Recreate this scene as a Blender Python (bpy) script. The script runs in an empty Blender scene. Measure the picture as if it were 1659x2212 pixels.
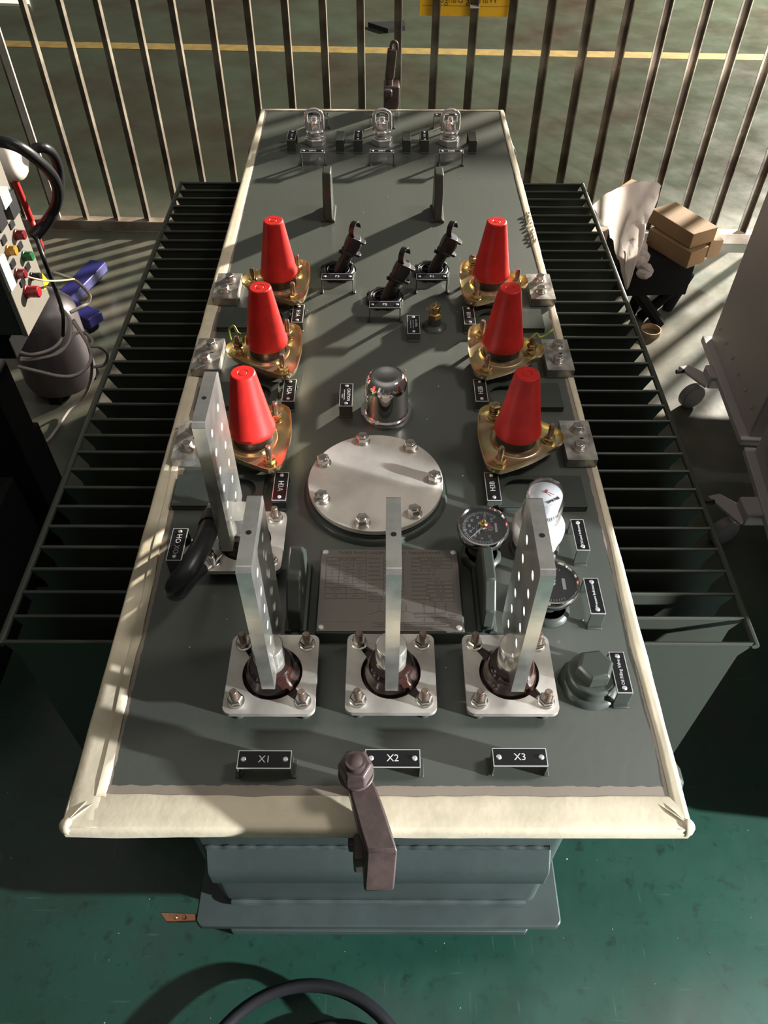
import bpy, bmesh, math, random
from mathutils import Vector, Matrix, noise
random.seed(7)
S = bpy.context.scene
COL = S.collection
PI = math.pi
R = math.radians

# ------------------------------------------------------------------ camera
CAM = Vector((0.00589, -0.35591, 1.79461))
PITCH, ROLL, YAW, FPX = 0.8357715, 0.00486965, 0.00231062, 1660.0
_f = Vector((math.sin(YAW)*math.cos(PITCH), math.cos(YAW)*math.cos(PITCH), -math.sin(PITCH)))
_r = Vector((math.cos(YAW), -math.sin(YAW), 0))
_u = _r.cross(_f)
RIGHT = _r*math.cos(ROLL) + _u*math.sin(ROLL)
UP = -_r*math.sin(ROLL) + _u*math.cos(ROLL)
cam = bpy.data.objects.new('camera', bpy.data.cameras.new('camera'))
cam.data.sensor_fit = 'VERTICAL'
cam.data.sensor_height = 36.0
cam.data.lens = FPX/2212*36.0
cam.data.clip_start = 0.02
m = Matrix.Identity(4)
for i in range(3):
    m[i][0] = RIGHT[i]; m[i][1] = UP[i]; m[i][2] = -_f[i]; m[i][3] = CAM[i]
cam.matrix_world = m
COL.objects.link(cam)
S.camera = cam
def at(px, py, z):
    """point at height z that the photograph shows at pixel px, py"""
    d = _f*FPX + RIGHT*(px-829.5) - UP*(py-1106)
    return CAM + d*((z-CAM.z)/d.z)
def atx(px, py, x):
    d = _f*FPX + RIGHT*(px-829.5) - UP*(py-1106)
    return CAM + d*((x-CAM.x)/d.x)

# ------------------------------------------------------------------ world, lights, exposure
S.view_settings.view_transform = 'Standard'
S.view_settings.look = 'None'
S.view_settings.gamma = 1
S.view_settings.exposure = 0.0
S.view_settings.use_curve_mapping = False
W = bpy.data.worlds.new('hall'); S.world = W; W.use_nodes = True
wn = W.node_tree.nodes; wl = W.node_tree.links; wn.clear()
tc = wn.new('ShaderNodeTexCoord'); sx = wn.new('ShaderNodeSeparateXYZ'); cr = wn.new('ShaderNodeValToRGB')
bg = wn.new('ShaderNodeBackground'); wo = wn.new('ShaderNodeOutputWorld')
wl.new(tc.outputs['Generated'], sx.inputs[0]); wl.new(sx.outputs['Z'], cr.inputs[0])
el = cr.color_ramp.elements
el[0].position = 0.0; el[0].color = (0.13, 0.125, 0.11, 1)
el[1].position = 0.35; el[1].color = (0.13, 0.125, 0.115, 1)
e = el.new(0.72); e.color = (0.30, 0.29, 0.27, 1)
e = el.new(1.0); e.color = (0.95, 0.92, 0.84, 1)
wl.new(cr.outputs[0], bg.inputs[0]); bg.inputs[1].default_value = 0.44
wl.new(bg.outputs[0], wo.inputs[0])

def lamp(name, loc, power, col, radius):
    l = bpy.data.lights.new(name, 'POINT'); l.energy = power; l.color = col; l.shadow_soft_size = radius
    o = bpy.data.objects.new(name, l); o.location = loc; COL.objects.link(o); return o
lamp('hall_floodlight', (6.6, 7.6, 3.0), 19000, (1.0, 0.93, 0.82), 0.16)
lamp('work_lamp', (4.0, -1.0, 1.62), 3200, (0.93, 0.97, 1.0), 0.06)
def arealamp(name, loc, aim, power, col, size):
    l = bpy.data.lights.new(name, 'AREA'); l.energy = power; l.color = col; l.shape = 'DISK'; l.size = size
    o = bpy.data.objects.new(name, l); o.location = loc
    o.rotation_euler = (Vector(aim)-Vector(loc)).to_track_quat('-Z', 'Y').to_euler(); COL.objects.link(o); return o
arealamp('ceiling_lamp', (3.1, 0.9, 5.2), (0, 0.9, 0.8), 105, (1.0, 0.97, 0.90), 0.9)


# ------------------------------------------------------------------ materials
def mat(name, col, rough=0.5, metal=0.0, spec=0.5, var=0.0, vscale=20, col2=None, bump=0.0, bscale=200, coat=0.0,
        trans=0.0, ior=1.45, stretch=None, thresh=(0.4, 0.6), emit=None, rvar=0.0, alpha=None):
    m = bpy.data.materials.new(name); m.use_nodes = True
    nt = m.node_tree; b = nt.nodes['Principled BSDF']
    b.inputs['Base Color'].default_value = (*col, 1); b.inputs['Roughness'].default_value = rough
    b.inputs['Metallic'].default_value = metal; b.inputs['Specular IOR Level'].default_value = spec
    b.inputs['Coat Weight'].default_value = coat; b.inputs['Coat Roughness'].default_value = 0.08
    b.inputs['Transmission Weight'].default_value = trans; b.inputs['IOR'].default_value = ior
    tcn = nt.nodes.new('ShaderNodeTexCoord'); mp = nt.nodes.new('ShaderNodeMapping')
    nt.links.new(tcn.outputs['Object'], mp.inputs[0])
    if stretch: mp.inputs['Scale'].default_value = stretch
    if var or col2:
        n = nt.nodes.new('ShaderNodeTexNoise'); n.inputs['Scale'].default_value = vscale
        n.inputs['Detail'].default_value = 6; n.inputs['Roughness'].default_value = 0.6
        nt.links.new(mp.outputs[0], n.inputs[0])
        r = nt.nodes.new('ShaderNodeValToRGB')
        c2 = col2 if col2 else tuple(min(1, c*(1+var)) for c in col)
        c1 = col if col2 else tuple(c*(1-var) for c in col)
        r.color_ramp.elements[0].position = thresh[0]; r.color_ramp.elements[0].color = (*c1, 1)
        r.color_ramp.elements[1].position = thresh[1]; r.color_ramp.elements[1].color = (*c2, 1)
        nt.links.new(n.outputs[0], r.inputs[0]); nt.links.new(r.outputs[0], b.inputs['Base Color'])
        if rvar:
            mr = nt.nodes.new('ShaderNodeMapRange'); nt.links.new(n.outputs[0], mr.inputs[0])
            mr.inputs[1].default_value = 0.3; mr.inputs[2].default_value = 0.7
            mr.inputs[3].default_value = max(0.03, rough-rvar); mr.inputs[4].default_value = rough+rvar
            nt.links.new(mr.outputs[0], b.inputs['Roughness'])
    if bump:
        n2 = nt.nodes.new('ShaderNodeTexNoise'); n2.inputs['Scale'].default_value = bscale; n2.inputs['Detail'].default_value = 3
        nt.links.new(mp.outputs[0], n2.inputs[0])
        bp = nt.nodes.new('ShaderNodeBump'); bp.inputs['Strength'].default_value = bump; bp.inputs['Distance'].default_value = 0.002
        nt.links.new(n2.outputs[0], bp.inputs['Height']); nt.links.new(bp.outputs[0], b.inputs['Normal'])
    if emit:
        b.inputs['Emission Color'].default_value = (*emit, 1); b.inputs['Emission Strength'].default_value = 1
    return m
GREEN = mat('green_grey_enamel', (0.044, 0.050, 0.042), 0.34, var=0.12, vscale=6, bump=0.10, bscale=90)
FINM = mat('radiator_enamel', (0.040, 0.044, 0.034), 0.42, bump=0.12, bscale=60)
TANKM = mat('tank_enamel', (0.046, 0.060, 0.057), 0.36, var=0.12, vscale=5, bump=0.14, bscale=50)
TAPE = mat('masking_tape', (0.60, 0.52, 0.38), 0.75, var=0.10, vscale=9, bump=0.22, bscale=70)
STEEL = mat('brushed_stainless', (0.60, 0.56, 0.51), 0.42, 0.75, var=0.18, vscale=9, rvar=0.12, bump=0.1, bscale=60)
HATCHM = mat('ground_steel_cover', (0.60, 0.55, 0.49), 0.40, 0.35, var=0.14, vscale=7, rvar=0.14, bump=0.1, bscale=40)
STEELD = mat('scuffed_stainless', (0.42, 0.39, 0.35), 0.40, 0.8, var=0.30, vscale=30, rvar=0.12, bump=0.2, bscale=80)
BOLT = mat('bright_bolt_steel', (0.66, 0.62, 0.57), 0.24, 1.0, var=0.1, vscale=60)
STUD = mat('dull_stud_steel', (0.32, 0.24, 0.19), 0.42, 0.9, var=0.15, vscale=120)
BUS = mat('tinned_copper_bar', (0.74, 0.72, 0.66), 0.19, 0.88, var=0.10, vscale=18, rvar=0.08, bump=0.08, bscale=40)
BUSTOP = mat('tinned_stub', (0.76, 0.73, 0.66), 0.22, 0.88, var=0.08, vscale=30)
BORE_LIT = mat('lit_bore', (0.90, 0.88, 0.82), 0.5, 0.4)  # paler than the bar: light caught inside the bolt holes, put into the colour
CHROME = mat('chrome', (0.78, 0.76, 0.74), 0.09, 1.0)
ZINC = mat('yellow_zinc_plating', (0.74, 0.62, 0.30), 0.26, 0.85, col2=(0.62, 0.47, 0.30), vscale=9, thresh=(0.42, 0.62))
ZINCN = mat('yellow_zinc_nut', (0.62, 0.50, 0.28), 0.25, 1.0, var=0.2, vscale=80)
BRASS = mat('brass', (0.66, 0.47, 0.20), 0.22, 1.0, var=0.1, vscale=60)
RED = mat('red_plastic', (0.50, 0.018, 0.014), 0.42, var=0.12, vscale=25, spec=0.35, bump=0.05, bscale=60)
PORC = mat('brown_glaze', (0.024, 0.009, 0.007), 0.16, coat=0.4)
DKBROWN = mat('dark_brown_collar', (0.030, 0.017, 0.013), 0.5)
BLACKP = mat('black_plastic', (0.012, 0.012, 0.013), 0.36)
RUBBER = mat('black_rubber', (0.014, 0.014, 0.016), 0.38, bump=0.1, bscale=60)
HOLE_SHADE = mat('hole_shade', (0.004, 0.004, 0.004), 0.9)  # near-black colour painting the shade inside a small hole
LBLACK = mat('label_black', (0.006, 0.006, 0.007), 0.35)
LWHITE = mat('label_engraving', (0.62, 0.62, 0.60), 0.4)
FILM = mat('clear_wrapped_steel', (0.86, 0.84, 0.82), 0.16, 0.85, bump=0.25, bscale=60)
SILVER = mat('aluminium_rivet', (0.86, 0.86, 0.84), 0.28, 0.7)
NPLATE = mat('etched_nameplate', (0.19, 0.165, 0.145), 0.40, 0.6, var=0.05, vscale=3)
INK = mat('etched_ink', (0.045, 0.040, 0.036), 0.6)
WHITEP = mat('white_plastic', (0.56, 0.52, 0.45), 0.45)
DIALW = mat('white_dial', (0.74, 0.72, 0.69), 0.5)
DIALR = mat('dial_red', (0.42, 0.02, 0.03), 0.5)
GLASS = mat('clear_cover', (0.97, 0.97, 1.0), 0.03, trans=1.0, ior=1.35)
BROWNP = mat('brown_painted_clamp', (0.070, 0.048, 0.044), 0.34, var=0.2, vscale=25, bump=0.35, bscale=40)
COPPER = mat('copper', (0.62, 0.30, 0.18), 0.3, 1.0)
CARD = mat('cardboard', (0.20, 0.125, 0.060), 0.8, var=0.06, vscale=14)
CARDL = mat('cardboard_light', (0.30, 0.21, 0.12), 0.8, var=0.06, vscale=14)
PAPER = mat('white_paper', (0.60, 0.545, 0.52), 0.8, bump=0.5, bscale=14)
LILAC = mat('pale_grey_cabinet', (0.50, 0.455, 0.46), 0.42, var=0.03, vscale=3, bump=0.1, bscale=50)
PANELM = mat('beige_panel', (0.17, 0.155, 0.128), 0.5, var=0.03, vscale=5)
DARKP = mat('dark_grey_panel', (0.035, 0.038, 0.034), 0.45)
BLACKM = mat('black_metal', (0.006, 0.006, 0.006), 0.85, spec=0.15)
GREYM = mat('dark_grey_drum', (0.10, 0.085, 0.088), 0.42)
BLUE = mat('blue_enamel', (0.020, 0.020, 0.13), 0.35)
CORD = mat('grey_cord', (0.34, 0.29, 0.27), 0.5)
CORDW = mat('cream_cord', (0.70, 0.62, 0.50), 0.5)
YGCORD = mat('yellow_green_wire', (0.50, 0.50, 0.05), 0.4, col2=(0.03, 0.18, 0.04), vscale=60)
YELLOWC = mat('thin_yellow_wire', (0.45, 0.38, 0.20), 0.5)
REDP = mat('red_pole', (0.62, 0.03, 0.03), 0.4)
REDB = mat('red_button', (0.26, 0.012, 0.018), 0.35)
REDD = mat('dark_red_lens', (0.14, 0.01, 0.015), 0.3)
AMBER = mat('amber_lens', (0.36, 0.17, 0.02), 0.3)
GREENB = mat('green_lens', (0.01, 0.10, 0.03), 0.3)
YELLOW = mat('yellow_sign', (0.80, 0.46, 0.015), 0.45, var=0.04, vscale=6)
SIGNINK = mat('sign_print', (0.16, 0.11, 0.02), 0.6)
LINEY = mat('yellow_line_paint', (0.150, 0.098, 0.018), 0.65, col2=(0.105, 0.072, 0.020), vscale=14)
PALEM = mat('pale_sheet', (0.85, 0.80, 0.68), 0.6)

def clear_material():
    m = bpy.data.materials.new('thin_clear_cover'); m.use_nodes = True
    nt = m.node_tree; N = nt.nodes; L = nt.links; N.clear()
    o = N.new('ShaderNodeOutputMaterial'); t = N.new('ShaderNodeBsdfTransparent'); g = N.new('ShaderNodeBsdfGlossy'); x = N.new('ShaderNodeMixShader')
    g.inputs['Roughness'].default_value = 0.03; t.inputs[0].default_value = (0.94, 0.95, 0.97, 1)
    lw = N.new('ShaderNodeLayerWeight'); lw.inputs[0].default_value = 0.25; mr = N.new('ShaderNodeMapRange'); L.new(lw.outputs['Facing'], mr.inputs[0])
    mr.inputs[1].default_value = 0.0; mr.inputs[2].default_value = 1.0; mr.inputs[3].default_value = 0.03; mr.inputs[4].default_value = 0.75
    L.new(mr.outputs[0], x.inputs[0]); L.new(t.outputs[0], x.inputs[1]); L.new(g.outputs[0], x.inputs[2]); L.new(x.outputs[0], o.inputs[0])
    return m
GLASS = clear_material()

def floor_material():
    m = bpy.data.materials.new('green_epoxy_floor'); m.use_nodes = True
    nt = m.node_tree; N = nt.nodes; L = nt.links; b = N['Principled BSDF']
    tcn = N.new('ShaderNodeTexCoord')
    def nz(scale, det=5, rough=0.6, st=None):
        mp = N.new('ShaderNodeMapping'); L.new(tcn.outputs['Object'], mp.inputs[0])
        if st: mp.inputs['Scale'].default_value = st
        n = N.new('ShaderNodeTexNoise'); n.inputs['Scale'].default_value = scale; n.inputs['Detail'].default_value = det
        n.inputs['Roughness'].default_value = rough; L.new(mp.outputs[0], n.inputs[0]); return n
    def ramp(src, p0, c0, p1, c1):
        r = N.new('ShaderNodeValToRGB'); L.new(src, r.inputs[0])
        r.color_ramp.elements[0].position = p0; r.color_ramp.elements[0].color = (*c0, 1)
        r.color_ramp.elements[1].position = p1; r.color_ramp.elements[1].color = (*c1, 1); return r
    def mix(a, bb, fac):
        x = N.new('ShaderNodeMix'); x.data_type = 'RGBA'; L.new(fac, x.inputs[0]); L.new(a, x.inputs[6])
        if isinstance(bb, tuple): x.inputs[7].default_value = (*bb, 1)
        else: L.new(bb, x.inputs[7])
        return x.outputs[2]
    c = ramp(nz(2.2).outputs[0], 0.35, (0.008, 0.036, 0.024), 0.68, (0.013, 0.053, 0.037)).outputs[0]
    c = mix(c, (0.018, 0.024, 0.020), ramp(nz(1.3, 8, 0.7).outputs[0], 0.50, (0, 0, 0), 0.66, (0.75,)*3).outputs[0])
    c = mix(c, (0.006, 0.017, 0.012), ramp(nz(26, 5, 0.7).outputs[0], 0.56, (0, 0, 0), 0.70, (0.85,)*3).outputs[0])
    # thin scratches and pale specks
    c = mix(c, (0.26, 0.32, 0.27), ramp(nz(9, 2, 0.4, (1.0, 14.0, 1)).outputs[0], 0.70, (0, 0, 0), 0.80, (0.14,)*3).outputs[0])
    c = mix(c, (0.24, 0.30, 0.26), ramp(nz(7, 2, 0.4, (16.0, 1.4, 1)).outputs[0], 0.70, (0, 0, 0), 0.80, (0.12,)*3).outputs[0])
    c = mix(c, (0.55, 0.60, 0.55), ramp(nz(120, 1, 0.3).outputs[0], 0.80, (0, 0, 0), 0.84, (0.5,)*3).outputs[0])
    # worn, dusty zone inside the fence (bare floor shows through)
    sp = N.new('ShaderNodeSeparateXYZ'); L.new(tcn.outputs['Object'], sp.inputs[0])
    mr = N.new('ShaderNodeMapRange'); L.new(sp.outputs[1], mr.inputs[0])
    mr.inputs[1].default_value = 0.4; mr.inputs[2].default_value = 1.6; mr.inputs[3].default_value = 0; mr.inputs[4].default_value = 1
    nn = nz(3.5, 7, 0.65); rr = ramp(nn.outputs[0], 0.30, (0.25,)*3, 0.62, (0.95,)*3)
    mu = N.new('ShaderNodeMath'); mu.operation = 'MULTIPLY'; L.new(mr.outputs[0], mu.inputs[0]); L.new(rr.outputs[0], mu.inputs[1])
    c = mix(c, (0.130, 0.116, 0.086), mu.outputs[0])
    m3 = N.new('ShaderNodeMapRange'); L.new(sp.outputs[1], m3.inputs[0]); m3.inputs[1].default_value = 3.0; m3.inputs[2].default_value = 3.5
    c = mix(c, ramp(nz(1.1, 6, 0.6).outputs[0], 0.30, (0.020, 0.014, 0.008), 0.60, (0.027, 0.034, 0.021)).outputs[0], m3.outputs[0])  # floor painted darker beyond the fence to offset the strong floodlight there
    L.new(c, b.inputs['Base Color'])
    rg = ramp(nz(4, 4).outputs[0], 0.3, (0.26,)*3, 0.7, (0.44,)*3); L.new(rg.outputs[0], b.inputs['Roughness'])
    bp = N.new('ShaderNodeBump'); bp.inputs['Strength'].default_value = 0.25; bp.inputs['Distance'].default_value = 0.004
    L.new(nz(9, 5).outputs[0], bp.inputs['Height']); L.new(bp.outputs[0], b.inputs['Normal'])
    return m
FLOORM = floor_material()

def lid_material():
    m = bpy.data.materials.new('lid_enamel_over_primer'); m.use_nodes = True
    nt = m.node_tree; N = nt.nodes; L = nt.links; b = N['Principled BSDF']
    geo = N.new('ShaderNodeTexCoord'); sp = N.new('ShaderNodeSeparateXYZ')
    n = N.new('ShaderNodeTexNoise'); n.inputs['Scale'].default_value = 60; L.new(geo.outputs['Object'], n.inputs[0])
    n0 = N.new('ShaderNodeTexNoise'); n0.inputs['Scale'].default_value = 3; n0.inputs['Detail'].default_value = 5; L.new(geo.outputs['Object'], n0.inputs[0])
    L.new(geo.outputs['Object'], sp.inputs[0])
    def M(op, a, bb):
        x = N.new('ShaderNodeMath'); x.operation = op
        for i, v in ((0, a), (1, bb)):
            if isinstance(v, (int, float)): x.inputs[i].default_value = v
            else: L.new(v, x.inputs[i])
        return x.outputs[0]
    jit = M('MULTIPLY', M('SUBTRACT', n.outputs[0], 0.5), 0.006)
    X = M('ADD', sp.outputs[0], jit); Y = M('ADD', sp.outputs[1], jit)     # object centre is x 0, y 1.1685
    left = M('GREATER_THAN', X, M('ADD', -0.366, M('MULTIPLY', Y, -0.013)))
    right = M('LESS_THAN', X, M('ADD', 0.383, M('MULTIPLY', Y, 0.004)))
    near = M('GREATER_THAN', Y, -1.1125)
    mask = M('MULTIPLY', M('MULTIPLY', left, right), near)
    mx = N.new('ShaderNodeMix'); mx.data_type = 'RGBA'; L.new(mask, mx.inputs[0])
    r = N.new('ShaderNodeValToRGB'); L.new(n0.outputs[0], r.inputs[0])
    r.color_ramp.elements[0].position = 0.3; r.color_ramp.elements[0].color = (0.20, 0.155, 0.118, 1)
    r.color_ramp.elements[1].position = 0.7; r.color_ramp.elements[1].color = (0.26, 0.21, 0.165, 1)
    L.new(r.outputs[0], mx.inputs[6])
    r2 = N.new('ShaderNodeValToRGB'); L.new(n0.outputs[0], r2.inputs[0])
    r2.color_ramp.elements[0].position = 0.3; r2.color_ramp.elements[0].color = (0.044, 0.050, 0.038, 1)
    r2.color_ramp.elements[1].position = 0.7; r2.color_ramp.elements[1].color = (0.054, 0.062, 0.049, 1)
    L.new(r2.outputs[0], mx.inputs[7]); L.new(mx.outputs[2], b.inputs['Base Color'])
    b.inputs['Roughness'].default_value = 0.48; b.inputs['Specular IOR Level'].default_value = 0.95
    b.inputs['Coat Weight'].default_value = 0.25; b.inputs['Coat Roughness'].default_value = 0.12
    n3 = N.new('ShaderNodeTexNoise'); n3.inputs['Scale'].default_value = 70; L.new(geo.outputs['Object'], n3.inputs[0])
    bp = N.new('ShaderNodeBump'); bp.inputs['Strength'].default_value = 0.10; bp.inputs['Distance'].default_value = 0.002
    L.new(n3.outputs[0], bp.inputs['Height']); L.new(bp.outputs[0], b.inputs['Normal'])
    return m
LIDM = lid_material()

def fence_material():
    m = bpy.data.materials.new('worn_steel_bar'); m.use_nodes = True
    nt = m.node_tree; N = nt.nodes; L = nt.links; b = N['Principled BSDF']
    t = N.new('ShaderNodeTexCoord'); n = N.new('ShaderNodeTexNoise'); n.inputs['Scale'].default_value = 5; n.inputs['Detail'].default_value = 5
    L.new(t.outputs['Object'], n.inputs[0])
    r = N.new('ShaderNodeValToRGB'); L.new(n.outputs[0], r.inputs[0])
    E = r.color_ramp.elements; E[0].position = 0.36; E[0].color = (0.075, 0.052, 0.040, 1); E[1].position = 0.5; E[1].color = (0.17, 0.145, 0.11, 1)
    k = E.new(0.64); k.color = (0.42, 0.37, 0.29, 1)
    L.new(r.outputs[0], b.inputs['Base Color'])
    r2 = N.new('ShaderNodeMapRange'); L.new(n.outputs[0], r2.inputs[0]); r2.inputs[1].default_value = 0.35; r2.inputs[2].default_value = 0.65
    r2.inputs[3].default_value = 0.55; r2.inputs[4].default_value = 0.25; L.new(r2.outputs[0], b.inputs['Roughness'])
    b.inputs['Metallic'].default_value = 0.55
    return m
FENCEM = fence_material()

nt = PAPER.node_tree; tr_ = nt.nodes.new('ShaderNodeBsdfTranslucent'); tr_.inputs[0].default_value = (0.62, 0.55, 0.50, 1)
mx_ = nt.nodes.new('ShaderNodeMixShader'); mx_.inputs[0].default_value = 0.45
nt.links.new(nt.nodes['Principled BSDF'].outputs[0], mx_.inputs[1]); nt.links.new(tr_.outputs[0], mx_.inputs[2])
nt.links.new(mx_.outputs[0], nt.nodes['Material Output'].inputs[0])

# ------------------------------------------------------------------ mesh builder
WP = {}          # world position of every built object
def T(x, y, z): return Matrix.Translation((x, y, z))
def RX(a): return Matrix.Rotation(a, 4, 'X')
def RY(a): return Matrix.Rotation(a, 4, 'Y')
def RZ(a): return Matrix.Rotation(a, 4, 'Z')
I4 = Matrix.Identity(4)
def frame(p, d, up=(0, 0, 1)):
    """matrix whose Z axis runs along d from p"""
    z = Vector(d).normalized(); u = Vector(up)
    if abs(z.dot(u)) > 0.99: u = Vector((0, 1, 0))
    x = u.cross(z).normalized(); y = z.cross(x)
    return Matrix(((x.x, y.x, z.x, p[0]), (x.y, y.y, z.y, p[1]), (x.z, y.z, z.z, p[2]), (0, 0, 0, 1)))
def catmull(P, n=8, closed=False):
    P = [Vector(p) for p in P]; out = []; N = len(P)
    rng = range(N if closed else N-1)
    for i in rng:
        if closed: a, b, c, d = P[(i-1) % N], P[i], P[(i+1) % N], P[(i+2) % N]
        else: a, b, c, d = P[max(i-1, 0)], P[i], P[i+1], P[min(i+2, N-1)]
        for k in range(n):
            t = k/n
            out.append(0.5*((2*b)+(c-a)*t+(2*a-5*b+4*c-d)*t*t+(3*b-a-3*c+d)*t**3))
    if not closed: out.append(P[-1])
    return out
def rrect(w, d, r, n=5, cx=0, cy=0):
    pts = []
    for sx_, sy_, a0 in ((1, 1, 0), (-1, 1, 90), (-1, -1, 180), (1, -1, 270)):
        for k in range(n+1):
            a = R(a0+90*k/n); pts.append((cx+sx_*(w/2-r)+r*math.cos(a), cy+sy_*(d/2-r)+r*math.sin(a)))
    return pts
def ngon(n, r, a0=0, cx=0, cy=0): return [(cx+r*math.cos(a0+2*PI*k/n), cy+r*math.sin(a0+2*PI*k/n)) for k in range(n)]
class MB:
    def __init__(s): s.bm = bmesh.new()
    def _mark(s, n0, m):
        s.bm.faces.ensure_lookup_table()
        for f in s.bm.faces[n0:]: f.material_index = m
    def box(s, c, sz, M=I4, m=0):
        return s.prism([(-sz[0]/2, -sz[1]/2), (sz[0]/2, -sz[1]/2), (sz[0]/2, sz[1]/2), (-sz[0]/2, sz[1]/2)],
                       -sz[2]/2, sz[2]/2, M @ T(*c), m)
    def prism(s, pts, z0, z1, M=I4, m=0, top=1.0):
        n0 = len(s.bm.faces)
        a = [s.bm.verts.new(M @ Vector((x, y, z0))) for x, y in pts]
        b = [s.bm.verts.new(M @ Vector((x*top, y*top, z1))) for x, y in pts]
        n = len(pts)
        s.bm.faces.new(a[::-1]); s.bm.faces.new(b)
        for i in range(n): s.bm.faces.new((a[i], a[(i+1) % n], b[(i+1) % n], b[i]))
        s._mark(n0, m); return s
    def loft(s, rings, M=I4, m=0, cap0=True, cap1=True):
        n0 = len(s.bm.faces)
        V = [[s.bm.verts.new(M @ Vector(p)) for p in r] for r in rings]; n = len(rings[0])
        for i in range(len(V)-1):
            for k in range(n): s.bm.faces.new((V[i][k], V[i][(k+1) % n], V[i+1][(k+1) % n], V[i+1][k]))
        if cap0: s.bm.faces.new(V[0][::-1])
        if cap1: s.bm.faces.new(V[-1])
        s._mark(n0, m); return s
    def lathe(s, prof, M=I4, seg=32, m=0, cap0=True, cap1=True):
        rings = [[(r*math.cos(2*PI*k/seg), r*math.sin(2*PI*k/seg), z) for k in range(seg)] for r, z in prof]
        return s.loft(rings, M, m, cap0, cap1)
    def tube(s, pts, r, seg=10, m=0, closed=False, M=I4, caps=True):
        P = [M @ Vector(p) for p in pts]; N = len(P)
        rr = r if isinstance(r, (list, tuple)) else [r]*N
        rings = []; prev = None
        for i, p in enumerate(P):
            if closed: t = (P[(i+1) % N]-P[i-1]).normalized()
            else: t = (P[min(i+1, N-1)]-P[max(i-1, 0)]).normalized()
            if prev is None:
                u = Vector((0, 0, 1)) if abs(t.z) < 0.9 else Vector((1, 0, 0)); x = u.cross(t).normalized()
            else: x = (prev - t*prev.dot(t)).normalized()
            y = t.cross(x); prev = x
            rings.append([p+(x*math.cos(2*PI*k/seg)+y*math.sin(2*PI*k/seg))*rr[i] for k in range(seg)])
        if closed: rings.append(rings[0])
        return s.loft(rings, I4, m, caps and not closed, caps and not closed)
    def mesh(s, me, M=I4, m=0):
        n0 = len(s.bm.faces); v0 = len(s.bm.verts); s.bm.from_mesh(me); s.bm.verts.ensure_lookup_table()
        for v in s.bm.verts[v0:]: v.co = M @ v.co
        s._mark(n0, m); return s
    def curveplate(s, outer, holes, th, M=I4, m=0):
        """flat plate with holes, 0..th thick"""
        cu = bpy.data.curves.new('tmp', 'CURVE'); cu.dimensions = '2D'; cu.fill_mode = 'BOTH'; cu.extrude = th/2
        for pts in [outer]+holes:
            sp = cu.splines.new('POLY'); sp.points.add(len(pts)-1); sp.use_cyclic_u = True
            for i, p in enumerate(pts): sp.points[i].co = (p[0], p[1], 0, 1)
        o = bpy.data.objects.new('tmp', cu); COL.objects.link(o)
        dg = bpy.context.evaluated_depsgraph_get(); me = bpy.data.meshes.new_from_object(o.evaluated_get(dg))
        bpy.data.objects.remove(o); s.mesh(me, M @ T(0, 0, th/2), m); bpy.data.meshes.remove(me); return s
    def text(s, body, size, M=I4, m=0, th=0.0002, align='CENTER', sx=1.0):
        cu = bpy.data.curves.new('tmp', 'FONT'); cu.body = body; cu.size = size; cu.align_x = align; cu.align_y = 'CENTER'
        cu.extrude = th; cu.resolution_u = 2
        o = bpy.data.objects.new('tmp', cu); COL.objects.link(o)
        dg = bpy.context.evaluated_depsgraph_get(); me = bpy.data.meshes.new_from_object(o.evaluated_get(dg))
        bpy.data.objects.remove(o); s.mesh(me, M @ Matrix.Diagonal((sx, 1, 1, 1)), m); bpy.data.meshes.remove(me); return s
    def hexhead(s, r, h, M=I4, m=0, a0=0.3):
        p = ngon(6, r, a0)
        return s.loft([[(x, y, 0) for x, y in p], [(x, y, h*0.82) for x, y in p], [(x*0.84, y*0.84, h) for x, y in p]], M, m)
    def build(s, name, mats, parent=None, bevel=0.0, smooth=35, origin=None, label=None, bseg=2, jitter=0):
        bm = s.bm
        bmesh.ops.recalc_face_normals(bm, faces=bm.faces)
        xs = [v.co for v in bm.verts]
        lo = Vector([min(v[i] for v in xs) for i in range(3)]); hi = Vector([max(v[i] for v in xs) for i in range(3)])
        c = Vector(origin) if origin is not None else Vector(((lo.x+hi.x)/2, (lo.y+hi.y)/2, lo.z))
        for v in bm.verts: v.co -= c
        me = bpy.data.meshes.new(name); bm.to_mesh(me); bm.free()
        me.shade_smooth(); me.set_sharp_from_angle(angle=R(smooth))
        for mm in (mats if isinstance(mats, (list, tuple)) else [mats]): me.materials.append(mm)
        o = bpy.data.objects.new(name, me); COL.objects.link(o); WP[o.name] = c
        if parent is not None: o.parent = parent; o.location = c-WP[parent.name]
        else: o.location = c
        if bevel:
            md = o.modifiers.new('bevel', 'BEVEL'); md.width = bevel; md.segments = bseg; md.limit_method = 'ANGLE'; md.angle_limit = R(40)
            md.harden_normals = False
        if label: o['label'] = label
        return o
def empty(name, loc):
    o = bpy.data.objects.new(name, None); o.location = loc; o.empty_display_size = 0.05; COL.objects.link(o); WP[o.name] = Vector(loc); return o
def tag(o, label, cat, group=None):
    o['label'] = label; o['category'] = cat
    if group: o['group'] = group
    return o
def dup(o, delta=None, parent=None, mirror=False):
    """copy a part with its sub-parts"""
    c = o.copy(); COL.objects.link(c); c.parent = parent if parent is not None else o.parent
    WP[c.name] = WP[o.name] + (Vector(delta) if delta is not None else Vector((0, 0, 0)))
    if delta is not None: c.location = o.location + Vector(delta)
    for ch in [k for k in o.children]:
        d = ch.copy(); COL.objects.link(d); d.parent = c
        WP[d.name] = WP[ch.name] + (Vector(delta) if delta is not None else Vector((0, 0, 0)))
    return c

Z = 0.80      # top of the lid
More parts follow.
